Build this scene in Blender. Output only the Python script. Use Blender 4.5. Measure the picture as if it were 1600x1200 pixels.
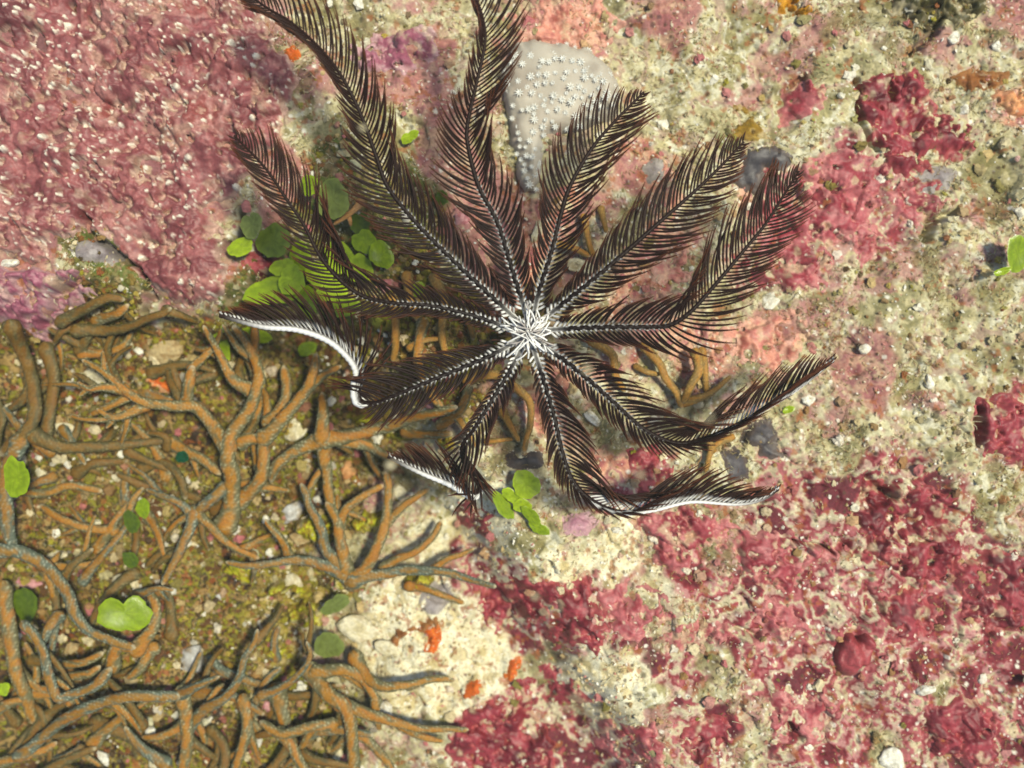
import bpy, math, random
import numpy as np

# ------------------------------------------------------------------ camera, sky, sun, exposure
K = 0.00022            # metres on the seabed per photo pixel (frame is 35 cm wide)
H = 0.32               # height of the camera above the mean seabed
scene = bpy.context.scene
for o in list(bpy.data.objects):
    bpy.data.objects.remove(o)
cam_data = bpy.data.cameras.new("camera")
cam = bpy.data.objects.new("camera", cam_data)
scene.collection.objects.link(cam)
cam.location = (0, 0, H)
cam.rotation_euler = (0, 0, 0)
cam_data.sensor_width = 36
cam_data.lens = 36 * H / (1600 * K)
cam_data.clip_start = 0.005
cam_data.clip_end = 50
cam_data.dof.use_dof = True
cam_data.dof.focus_distance = H - 0.026
cam_data.dof.aperture_fstop = 5.5
scene.camera = cam

SUN_EL, SUN_AZ = math.radians(67), math.radians(14)      # azimuth counted from +x towards +y
world = bpy.data.worlds.new("World")
scene.world = world
world.use_nodes = True
wn = world.node_tree
wn.nodes.clear()
sky = wn.nodes.new("ShaderNodeTexSky")
sky.sky_type = 'NISHITA'
sky.sun_disc = False
sky.sun_elevation = SUN_EL
sky.sun_rotation = math.pi / 2 - SUN_AZ
bg = wn.nodes.new("ShaderNodeBackground")
bg.inputs[1].default_value = 0.10
wo = wn.nodes.new("ShaderNodeOutputWorld")
wn.links.new(sky.outputs[0], bg.inputs[0])
wn.links.new(bg.outputs[0], wo.inputs[0])
sun_data = bpy.data.lights.new("sun", 'SUN')
sun_data.energy = 4.3
sun_data.angle = math.radians(8)
sun_data.color = (1.0, 0.965, 0.76)
sun = bpy.data.objects.new("sun", sun_data)
scene.collection.objects.link(sun)
sun.rotation_euler = (0, math.pi / 2 - SUN_EL, SUN_AZ)
scene.view_settings.view_transform = 'Standard'
scene.view_settings.look = 'None'
scene.view_settings.exposure = 0.48
scene.view_settings.gamma = 1
scene.cycles.max_bounces = 4
scene.cycles.diffuse_bounces = 2
scene.cycles.glossy_bounces = 2
scene.cycles.volume_bounces = 0

# ------------------------------------------------------------------ helpers
rng = np.random.default_rng(7)
random.seed(7)
C = scene.collection


def lin(r, g, b, f=0.72):
    c = np.array([r, g, b], float) / 255
    c = np.where(c <= 0.04045, c / 12.92, ((c + 0.055) / 1.055) ** 2.4)
    return c * f


def W(px, py, z):
    """seabed point at height z that lies on the sight line of photo pixel (px, py)"""
    f = (H - z) / H
    return np.array([(px - 800) * K * f, (600 - py) * K * f, z])


def hash2(ix, iy, seed):
    h = (ix.astype(np.int64) * 374761393 + iy.astype(np.int64) * 668265263 + seed * 974634777) & 0xFFFFFFFF
    h = ((h ^ (h >> 13)) * 1274126177) & 0xFFFFFFFF
    h = ((h ^ (h >> 16)) * 2246822519) & 0xFFFFFFFF
    return ((h ^ (h >> 15)) & 0xFFFFFF) / float(0xFFFFFF)


def vnoise(x, y, s, seed):
    """smooth value noise, 0..1, cell size s"""
    x = np.asarray(x, float) / s; y = np.asarray(y, float) / s
    ix = np.floor(x); iy = np.floor(y)
    fx = x - ix; fy = y - iy
    fx = fx * fx * fx * (fx * (fx * 6 - 15) + 10); fy = fy * fy * fy * (fy * (fy * 6 - 15) + 10)
    a = hash2(ix, iy, seed); b = hash2(ix + 1, iy, seed)
    c = hash2(ix, iy + 1, seed); d = hash2(ix + 1, iy + 1, seed)
    return (a * (1 - fx) + b * fx) * (1 - fy) + (c * (1 - fx) + d * fx) * fy


def fbm(x, y, s, seed, octv=4, gain=0.55):
    t = 0; a = 1; n = 0
    for i in range(octv):
        # rotate every octave so that the lattice does not show
        ca, sa = math.cos(i * 1.1 + 0.5), math.sin(i * 1.1 + 0.5)
        t = t + a * vnoise(x * ca - y * sa, x * sa + y * ca, s, seed + i * 17)
        n += a; a *= gain; s *= 0.5
    return t / n


def worley(x, y, s, seed):
    """distance to the nearest feature point (in cells) and that cell's random value"""
    x = np.asarray(x, float) / s; y = np.asarray(y, float) / s
    ix = np.floor(x); iy = np.floor(y)
    best = np.full(x.shape, 9.0); val = np.zeros(x.shape)
    for dx in (-1, 0, 1):
        for dy in (-1, 0, 1):
            cx = ix + dx; cy = iy + dy
            d = np.hypot(cx + hash2(cx, cy, seed) - x, cy + hash2(cx, cy, seed + 1) - y)
            m = d < best
            best = np.where(m, d, best); val = np.where(m, hash2(cx, cy, seed + 2), val)
    return best, val


def sstep(a, b, v):
    t = np.clip((v - a) / (b - a), 0, 1)
    return t * t * (3 - 2 * t)


def mix(a, b, t):
    t = np.asarray(t)[..., None]
    return a * (1 - t) + b * t


def mesh_from(name, V, F, col=None, smooth=True):
    """V (n,3); F (m,3) or (m,4) array"""
    V = np.ascontiguousarray(V, dtype=np.float32); F = np.ascontiguousarray(F, dtype=np.int32)
    me = bpy.data.meshes.new(name)
    n, m, k = len(V), len(F), F.shape[1]
    me.vertices.add(n); me.vertices.foreach_set("co", V.ravel())
    me.loops.add(m * k); me.loops.foreach_set("vertex_index", F.ravel())
    me.polygons.add(m)
    me.polygons.foreach_set("loop_start", np.arange(0, m * k, k, dtype=np.int32))
    me.polygons.foreach_set("use_smooth", np.full(m, smooth, dtype=bool))
    if col is not None:
        a = me.color_attributes.new("Col", 'FLOAT_COLOR', 'POINT')
        rgba = np.ones((n, 4), np.float32); rgba[:, :3] = np.clip(col, 0, 1)
        a.data.foreach_set("color", rgba.ravel())
    me.update(calc_edges=True)
    return me


def link(name, me, mat, parent=None):
    o = bpy.data.objects.new(name, me)
    C.objects.link(o)
    if me is not None and mat is not None and not me.materials:
        me.materials.append(mat)
    if parent is not None:
        o.parent = parent
    return o


def tag(o, label, cat, group=None, kind=None):
    o["label"] = label
    o["category"] = cat
    if group:
        o["group"] = group
    if kind:
        o["kind"] = kind
    return o


def root_at(name, loc):
    o = bpy.data.objects.new(name, None)
    o.empty_display_size = 0.01
    o.location = loc
    C.objects.link(o)
    return o


def child(name, V, F, col, mat, root, smooth=True):
    """world-space vertices, parented to a root that sits somewhere else"""
    V = np.asarray(V) - np.array(root.matrix_basis.translation)
    return link(name, mesh_from(name, V, F, col, smooth), mat, root)


def material(name, rough=0.8, spec=0.3, vary=0.25, scale=900.0, bump=0.3, bscale=1600.0, dist=0.0004, sss=0.0,
             trans=0.0, sheen=0.0):
    m = bpy.data.materials.new(name)
    m.use_nodes = True
    nt = m.node_tree; N = nt.nodes; L = nt.links
    p = N["Principled BSDF"]
    at = N.new("ShaderNodeAttribute"); at.attribute_name = "Col"
    tc = N.new("ShaderNodeTexCoord")
    n1 = N.new("ShaderNodeTexNoise"); n1.inputs["Scale"].default_value = scale; n1.inputs["Detail"].default_value = 4
    n1.inputs["Roughness"].default_value = 0.65
    L.new(tc.outputs["Object"], n1.inputs["Vector"])
    mr = N.new("ShaderNodeMapRange")
    mr.inputs["From Min"].default_value = 0.3; mr.inputs["From Max"].default_value = 0.7
    mr.inputs["To Min"].default_value = 1 - vary; mr.inputs["To Max"].default_value = 1 + vary
    L.new(n1.outputs["Fac"], mr.inputs["Value"])
    vm = N.new("ShaderNodeVectorMath"); vm.operation = 'SCALE'
    L.new(at.outputs["Color"], vm.inputs[0]); L.new(mr.outputs["Result"], vm.inputs["Scale"])
    L.new(vm.outputs["Vector"], p.inputs["Base Color"])
    p.inputs["Roughness"].default_value = rough
    p.inputs["Specular IOR Level"].default_value = spec
    if sss:
        p.inputs["Subsurface Weight"].default_value = sss
        p.inputs["Subsurface Radius"].default_value = (0.002, 0.0015, 0.001)
        p.inputs["Subsurface Scale"].default_value = 1.0
    if sheen:
        p.inputs["Sheen Weight"].default_value = sheen
    if bump:
        n2 = N.new("ShaderNodeTexNoise"); n2.inputs["Scale"].default_value = bscale; n2.inputs["Detail"].default_value = 5
        n2.inputs["Roughness"].default_value = 0.7
        L.new(tc.outputs["Object"], n2.inputs["Vector"])
        b = N.new("ShaderNodeBump"); b.inputs["Strength"].default_value = bump; b.inputs["Distance"].default_value = dist
        L.new(n2.outputs["Fac"], b.inputs["Height"]); L.new(b.outputs["Normal"], p.inputs["Normal"])
    if trans:
        tr = N.new("ShaderNodeBsdfTranslucent"); L.new(vm.outputs["Vector"], tr.inputs["Color"])
        mx = N.new("ShaderNodeMixShader"); mx.inputs[0].default_value = trans
        L.new(p.outputs[0], mx.inputs[1]); L.new(tr.outputs[0], mx.inputs[2])
        L.new(mx.outputs[0], N["Material Output"].inputs[0])
    return m


M_REEF = material("reef_substrate", 0.75, 0.3, 0.27, 1300, 0.38, 1500, 0.0004)
M_CRUST = material("living_crust", 0.5, 0.35, 0.26, 1100, 0.4, 1700, 0.00022)
M_GRAIN = material("loose_grain", 0.7, 0.4, 0.2, 1500, 0.3, 2500, 0.0002)
M_TURF = material("turf_filament", 0.7, 0.3, 0.2, 1200, 0.0)
M_CORAL = material("branching_coral", 0.6, 0.3, 0.34, 1500, 0.6, 2000, 0.0003)
M_LEATHER = material("leather_coral", 0.5, 0.4, 0.08, 2500, 0.35, 3500, 0.00012, sss=0.25)
M_POLYP = material("polyp", 0.45, 0.4, 0.06, 2500, 0.0, sss=0.2)
M_LEAF = material("green_blade", 0.26, 0.5, 0.15, 700, 0.25, 1400, 0.0003, trans=0.35)
M_STAR = material("feather_star_skin", 0.5, 0.12, 0.15, 2500, 0.2, 3000, 0.0001)
M_STONE = material("rubble_stone", 0.7, 0.35, 0.3, 900, 0.7, 1300, 0.0006)
M_SPONGE = material("sponge", 0.6, 0.3, 0.25, 1200, 0.6, 1500, 0.0005, sss=0.1)
M_MOTE = material("drifting_mote", 0.8, 0.2, 0.1, 800, 0.3, 900, 0.0003)

# ------------------------------------------------------------------ the seabed
TYPES = "PQTSBYMRGK"
MAP = [
    "PPPPPPPPTTTTTTTTRRRTQQTTTTTTKKTQ", "PPPPPPPPTTTTQQTTRRRTTQTTQTTTTTTT",
    "PPPPPQPPQTTQQQTTTTTTTTTTRTTTTTTT", "PPPPPPQQQTTTTQQTTTTTTTTTTTTTTTTR",
    "PPPPPPQQQTGTTQQTTTTRTTGTTTMTTTTT", "PPPPPPQTQQGGGQQQTTTQRTTRMMMMMTTT",
    "PPPPPQQTQGGGGGQQQRQTRTTRMMMMMTTT", "PPGGQQTTGGGGGBQQRQTTRRTMMMTMTTTT",
    "QQTGGQQGGGGGBBTQRTTRRTTMMMTTTTTT", "QQBBTTGKGGGBBBBQBTTRRTTTTTTTTTTT",
    "BBBBBBBKBBBBBBBBBTTTRRRTQTTQTTTT", "BBBBBBBBBBBBBBBTTRTRTRRTTTQQTTTT",
    "BBBBBBBBBBBBBBBTRRTTTTTTTTTQTTTM", "BBBBBBBBBBBBTTTTTRTTTTGTTTTTTTMM",
    "BBBBBBBBBBBBTTTTSTRRMTTTMTTMMTTM", "BBBBBBBBBBBTTTSSSTMMTTTMMMMMMMTT",
    "BBBBBBBBBBBTTTSSTTTSMMTMMMMMMMMT", "BBBYBYBBYTTTSSMMTSSSTMTMMMMMMMMM",
    "BBBBBBBYYYYTSSMMMMMTSMMMMMMMMMMM", "BBBBBBBYYYTSSSSMMMMMTTMMMMMMMMMM",
    "BBBBBBBYYTTSSSSSMTSSMMTMMMMMMMMM", "BBBBBBBBBTTSSSSSTSSSTMTMMMMMMTMM",
    "BBBBBBBBBBTTSSSMMTSSTMMTMMMMMMMM", "BBBBBBBBBBBTTTMMMMMMTMMTMMMTMMMM",
]
ONE = np.array([[[1.0 if ch == t else 0.0 for t in TYPES] for ch in row] for row in MAP])


def type_weights(x, y, sharp=5.0):
    wx = x + 60 * (fbm(x, y, 70, 11, 4) - 0.5) + 26 * (vnoise(x, y, 16, 15) - 0.5)
    wy = y + 60 * (fbm(x, y, 70, 23, 4) - 0.5) + 26 * (vnoise(x, y, 16, 27) - 0.5)
    gx = np.clip(wx / 50 - 0.5, 0, 30.999); gy = np.clip(wy / 50 - 0.5, 0, 22.999)
    ix = gx.astype(int); iy = gy.astype(int); fx = (gx - ix)[..., None]; fy = (gy - iy)[..., None]
    w = (ONE[iy, ix] * (1 - fx) + ONE[iy, ix + 1] * fx) * (1 - fy) + (ONE[iy + 1, ix] * (1 - fx) + ONE[iy + 1, ix + 1] * fx) * fy
    w = w ** sharp + 1e-9
    return w / w.sum(-1, keepdims=True)


CRACKS = [
    ([(142, 338), (152, 372), (190, 402), (222, 426), (234, 460), (216, 480)], 5, 0.008),
    ([(44, 506), (75, 480), (76, 462), (112, 448), (134, 430)], 5, 0.007),
    ([(374, 330), (368, 376), (352, 384)], 7, 0.010), ([(420, 425), (388, 440), (372, 470), (366, 500)], 9, 0.014),
    ([(1466, 30), (1460, 52), (1430, 76)], 4, 0.006), ([(1392, 130), (1400, 152)], 4, 0.004), ([(1340, 120), (1342, 190), (1366, 232)], 4, 0.005),
    ([(1450, 370), (1462, 346), (1500, 330)], 8, 0.007), ([(1240, 845), (1282, 850), (1300, 862)], 3, 0.005), ([(1520, 640), (1522, 690)], 5, 0.006),
    ([(1318, 850), (1336, 866)], 12, 0.006), ([(860, 700), (874, 750)], 10, 0.005), ([(40, 556), (0, 524)], 8, 0.006),
    ([(1350, 745), (1400, 780)], 4, 0.004), ([(1150, 980), (1180, 990)], 4, 0.004), ([(1230, 1130), (1250, 1150)], 5, 0.004),
]


def base_height(x, y, w=None):
    """large and middle relief of the reef, metres"""
    h = 0.014 * (fbm(x, y, 300, 3, 3) - 0.5) + 0.010 * (fbm(x, y, 90, 5, 3) - 0.5)
    hollow = sstep(60, -60, 0.9 * (x - 640) - 0.55 * (y - 640)) * sstep(430, 560, y)      # the corals stand in a hollow
    gully = np.exp(-(((x - 470) / 130) ** 2 + ((y - 430) / 110) ** 2))
    h = h - 0.024 * hollow - 0.018 * gully
    for line, wd, dp in CRACKS:
        la = np.array(line)
        near = (x > la[:, 0].min() - 40) & (x < la[:, 0].max() + 40) & (y > la[:, 1].min() - 40) & (y < la[:, 1].max() + 40)
        if not near.any():
            continue
        xs, ys = x[near], y[near]
        q = np.full(xs.shape, 1e9)
        wx = xs + 9 * (vnoise(xs, ys, 14, 651) - 0.5); wy = ys + 9 * (vnoise(xs, ys, 14, 653) - 0.5)
        for (ax, ay), (bx, by) in zip(line, line[1:]):
            t = np.clip(((wx - ax) * (bx - ax) + (wy - ay) * (by - ay)) / ((bx - ax) ** 2 + (by - ay) ** 2), 0, 1)
            q = np.minimum(q, np.hypot(wx - ax - t * (bx - ax), wy - ay - t * (by - ay)))
        h[near] -= dp * np.exp(-(q / wd) ** 2)
    h = h + 0.008 * sstep(420, 250, x + 0.25 * y) * sstep(460, 330, y)
    d, v = worley(x + 14 * vnoise(x, y, 20, 61), y + 14 * vnoise(x, y, 20, 63), 42, 71)
    h = h + 0.0040 * (v - 0.35) * np.clip(1 - d * d * 1.3, 0, 1)
    return h


def fine_height(x, y):
    d, v = worley(x, y, 11, 81)
    h = 0.0007 * (v - 0.3) * np.clip(1 - 1.4 * d * d, 0, 1)
    d, v = worley(x + 5 * vnoise(x, y, 9, 3), y, 22, 87)
    h += 0.0018 * np.clip(v - 0.45, 0, 1) * np.clip(1 - 1.5 * d * d, 0, 1)
    h += 0.0013 * (fbm(x, y, 16, 91, 3, 0.6) - 0.5)
    return h * 0.8


def palette(x, y, stops, s, seed, octv=4, contrast=2.2):
    """patchy run through a list of colours"""
    t = np.clip((fbm(x, y, s, seed, octv, 0.62) - 0.5) * contrast + 0.5, 0, 0.9999) * (len(stops) - 1)
    i = t.astype(int); f = t - i
    f = sstep(0.25, 0.75, f)
    st = np.array(stops)
    return st[i] * (1 - f[..., None]) + st[i + 1] * f[..., None]


def specks(x, y, s, seed, share, r=0.33):
    d, v = worley(x, y, s, seed)
    return (v < share) * sstep(r, r * 0.6, d)


def ground_colour(x, y):
    w = type_weights(x, y)
    tan = palette(x, y, [lin(150, 142, 100), lin(190, 178, 134), lin(208, 200, 162), lin(186, 160, 136), lin(202, 190, 144), lin(216, 210, 180), lin(170, 160, 112)], 64, 101, 5, 2.4)
    tan = tan * np.array([0.90, 0.90, 0.90]) * (0.80 + 0.42 * fbm(x, y, 11, 103, 3, 0.6))[..., None]
    sand = palette(x, y, [lin(196, 178, 128), lin(220, 208, 170), lin(232, 224, 192), lin(206, 190, 146)], 30, 111)
    pink = palette(x, y, [lin(116, 74, 76), lin(148, 96, 96), lin(164, 116, 110), lin(134, 84, 86), lin(182, 152, 126)], 40, 121)
    rose = palette(x, y, [lin(168, 96, 92), lin(204, 140, 116), lin(214, 168, 140), lin(182, 120, 116), lin(200, 176, 140)], 30, 131)
    maroon = palette(x, y, [lin(106, 30, 40), lin(146, 54, 62), lin(186, 130, 126), lin(200, 184, 150), lin(172, 96, 98), lin(134, 44, 54), lin(190, 156, 140), lin(204, 192, 158), lin(152, 62, 70), lin(104, 36, 46)], 76, 141, 5, 2.4)
    maroon = maroon * np.array([0.93, 0.92, 0.92]) * (0.74 + 0.52 * fbm(x, y, 12, 143, 3, 0.6))[..., None]
    brown = palette(x, y, [lin(44, 28, 10), lin(104, 68, 20), lin(132, 128, 20), lin(60, 42, 14), lin(156, 128, 74), lin(50, 42, 12), lin(126, 120, 24), lin(84, 52, 16)], 34, 151, 5, 2.4)
    yel = palette(x, y, [lin(74, 58, 18), lin(138, 126, 22), lin(150, 128, 58), lin(108, 100, 20), lin(186, 166, 110), lin(92, 62, 20)], 22, 161)
    olive = palette(x, y, [lin(70, 66, 28), lin(120, 112, 62), lin(92, 104, 40), lin(148, 130, 92), lin(80, 84, 30)], 30, 171)
    dark = palette(x, y, [lin(40, 34, 20), lin(74, 68, 36), lin(100, 90, 50), lin(52, 50, 40)], 24, 181)
    allc = {"P": pink, "Q": mix(pink, rose, np.full(x.shape, 0.35)), "T": tan, "S": sand, "B": brown, "Y": yel, "M": maroon, "R": rose, "G": olive, "K": dark}
    c = 0
    for i, t in enumerate(TYPES):
        c = c + allc[t] * w[..., i:i + 1]
    # bits of pink crust and olive turf strewn over the tan ground, rusty and pale spots everywhere
    tw = w[..., 2]
    c = mix(c, lin(168, 104, 108) * np.ones(3), 0.7 * tw * sstep(0.58, 0.68, fbm(x, y, 74, 201, 5, 0.6)))
    c = mix(c, lin(118, 108, 58) * np.ones(3), 0.7 * tw * sstep(0.57, 0.68, fbm(x, y, 60, 211, 5, 0.6)))
    c = mix(c, lin(150, 84, 40) * np.ones(3), 0.7 * sstep(0.69, 0.73, fbm(x, y, 15, 221, 3, 0.6)))
    c = mix(c, lin(238, 232, 214) * np.ones(3), 0.85 * specks(x, y, 13, 231, 0.05) * (0.25 + 0.75 * np.clip(1 - w[..., 4], 0, 1)))
    c = mix(c, lin(244, 238, 220) * np.ones(3), 0.8 * specks(x, y, 6, 241, 0.05) * np.clip(1 - 0.8 * w[..., 4], 0, 1))
    c = mix(c, lin(74, 52, 34) * np.ones(3), 0.8 * specks(x, y, 9, 251, 0.07, 0.4))
    c = mix(c, lin(48, 40, 34) * np.ones(3), 0.6 * specks(x, y, 17, 261, 0.05, 0.3))
    return c, w


def axis(lo, hi, step, far):
    a = list(np.arange(lo, hi + 0.1, step))
    s = step; p = a[-1]
    while p < hi + far:
        s *= 1.25; p += s; a.append(p)
    s = step; p = a[0]; b = []
    while p > lo - far:
        s *= 1.25; p -= s; b.append(p)
    return np.array(b[::-1] + a)


GX = axis(-50, 1650, 2.0, 5000); GY = axis(-50, 1250, 2.0, 5000)
XX, YY = np.meshgrid(GX, GY)
BASE = base_height(XX, YY)
GCOL, GW = ground_colour(XX, YY)
GZ = BASE + fine_height(XX, YY)
nx, ny = len(GX), len(GY)
idx = np.arange(nx * ny).reshape(ny, nx)
QUADS = np.stack([idx[:-1, :-1], idx[1:, :-1], idx[1:, 1:], idx[:-1, 1:]], -1).reshape(-1, 4)
V = np.stack([(XX - 800) * K, (600 - YY) * K, GZ], -1).reshape(-1, 3)
seabed = link("seabed", mesh_from("seabed", V, QUADS, GCOL.reshape(-1, 3)), M_REEF)
seabed["kind"] = "structure"
seabed["label"] = "uneven reef rock with tan turf, pale sand and pink algae"


def gz(px, py):
    """height of the seabed under a photo pixel"""
    return float(base_height(np.array([float(px)]), np.array([float(py)]))[0])

# ------------------------------------------------------------------ encrusting growth: sheets with their own outline and thickness
def poly_sdf(x, y, P):
    """signed distance to a polygon, positive inside"""
    P = np.array(P, float); Q = np.roll(P, -1, 0)
    d = np.full(x.shape, 1e9); ins = np.zeros(x.shape, bool)
    for (ax, ay), (bx, by) in zip(P, Q):
        ex, ey = bx - ax, by - ay
        t = np.clip(((x - ax) * ex + (y - ay) * ey) / (ex * ex + ey * ey + 1e-9), 0, 1)
        d = np.minimum(d, np.hypot(x - ax - t * ex, y - ay - t * ey))
        if ay != by:
            ins ^= ((ay > y) != (by > y)) & (x < ax + (y - ay) / (by - ay) * ex)
    return np.where(ins, d, -d)


STY = {   # colours, patch size, ragged amplitude (coarse, fine), hole share, lump height
    "pink": dict(c=[lin(102, 50, 52), lin(136, 72, 73), lin(152, 88, 87), lin(124, 64, 66), lin(164, 108, 102), lin(142, 72, 68)], s=80, rag=(30, 10), hole=0.02, lump=0.0008, rim=lin(200, 168, 150)),
    "magenta": dict(c=[lin(134, 68, 88), lin(160, 96, 112), lin(146, 80, 98), lin(184, 146, 138)], s=40, rag=(22, 10), hole=0.16, lump=0.0012, rim=lin(196, 160, 160)),
    "maroon": dict(c=[lin(86, 17, 27), lin(118, 31, 41), lin(150, 55, 64), lin(102, 24, 34), lin(136, 42, 52)], s=54, rag=(24, 11), hole=0.16, lump=0.0012, rim=lin(176, 84, 84)),
    "rose": dict(c=[lin(128, 39, 49), lin(156, 61, 69), lin(178, 95, 98), lin(142, 49, 58), lin(168, 88, 92)], s=60, rag=(26, 12), hole=0.20, lump=0.0010, rim=lin(198, 130, 124)),
    "salmon": dict(c=[lin(176, 100, 86), lin(206, 138, 116), lin(190, 116, 104), lin(208, 160, 132)], s=36, rag=(26, 14), hole=0.28, lump=0.0012, rim=lin(208, 160, 140)),
    "pale": dict(c=[lin(196, 160, 146), lin(214, 190, 176), lin(204, 172, 156)], s=30, rag=(5, 6), hole=0.0, lump=0.0006, rim=lin(190, 140, 130)),
    "lime": dict(c=[lin(138, 136, 14), lin(178, 176, 24), lin(140, 112, 26), lin(190, 184, 60), lin(116, 110, 20)], s=12, rag=(16, 12), hole=0.04, lump=0.0030, rim=lin(130, 110, 40)),
    "redlump": dict(c=[lin(134, 46, 52), lin(164, 72, 76), lin(146, 56, 62)], s=22, rag=(9, 5), hole=0.0, lump=0.0016, rim=lin(130, 44, 50)),
    "mauve": dict(c=[lin(156, 104, 120), lin(176, 126, 138), lin(164, 112, 126)], s=30, rag=(10, 5), hole=0.0, lump=0.0006, rim=lin(190, 150, 150)),
    "slate": dict(c=[lin(58, 54, 58), lin(78, 72, 74), lin(66, 60, 62)], s=24, rag=(8, 5), hole=0.0, lump=0.0004, rim=lin(96, 80, 70)),
    "grey": dict(c=[lin(128, 116, 116), lin(146, 136, 134), lin(136, 124, 122)], s=24, rag=(8, 4), hole=0.0, lump=0.0004, rim=lin(150, 140, 130)),
    "orange": dict(c=[lin(178, 66, 10), lin(214, 96, 18), lin(226, 120, 34), lin(190, 80, 16)], s=14, rag=(8, 5), hole=0.08, lump=0.0010, rim=lin(206, 100, 30)),
    "amber": dict(c=[lin(176, 110, 10), lin(214, 150, 20), lin(196, 130, 16), lin(150, 100, 20)], s=22, rag=(14, 8), hole=0.12, lump=0.0016, rim=lin(180, 120, 30)),
    "ochre": dict(c=[lin(110, 80, 16), lin(150, 116, 24), lin(134, 100, 20), lin(166, 136, 50)], s=18, rag=(12, 8), hole=0.12, lump=0.0014, rim=lin(150, 120, 50)),
    "peach": dict(c=[lin(206, 130, 70), lin(222, 156, 104), lin(196, 120, 80), lin(226, 180, 130)], s=22, rag=(14, 8), hole=0.15, lump=0.0014, rim=lin(216, 160, 120)),
    "moss": dict(c=[lin(46, 42, 18), lin(70, 66, 30), lin(88, 80, 44), lin(58, 54, 24)], s=22, rag=(14, 10), hole=0.12, lump=0.0018, rim=lin(90, 80, 50)),
    "rust": dict(c=[lin(118, 66, 22), lin(150, 92, 40), lin(134, 76, 30)], s=20, rag=(12, 8), hole=0.12, lump=0.0012, rim=lin(160, 110, 60)),
}


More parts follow.
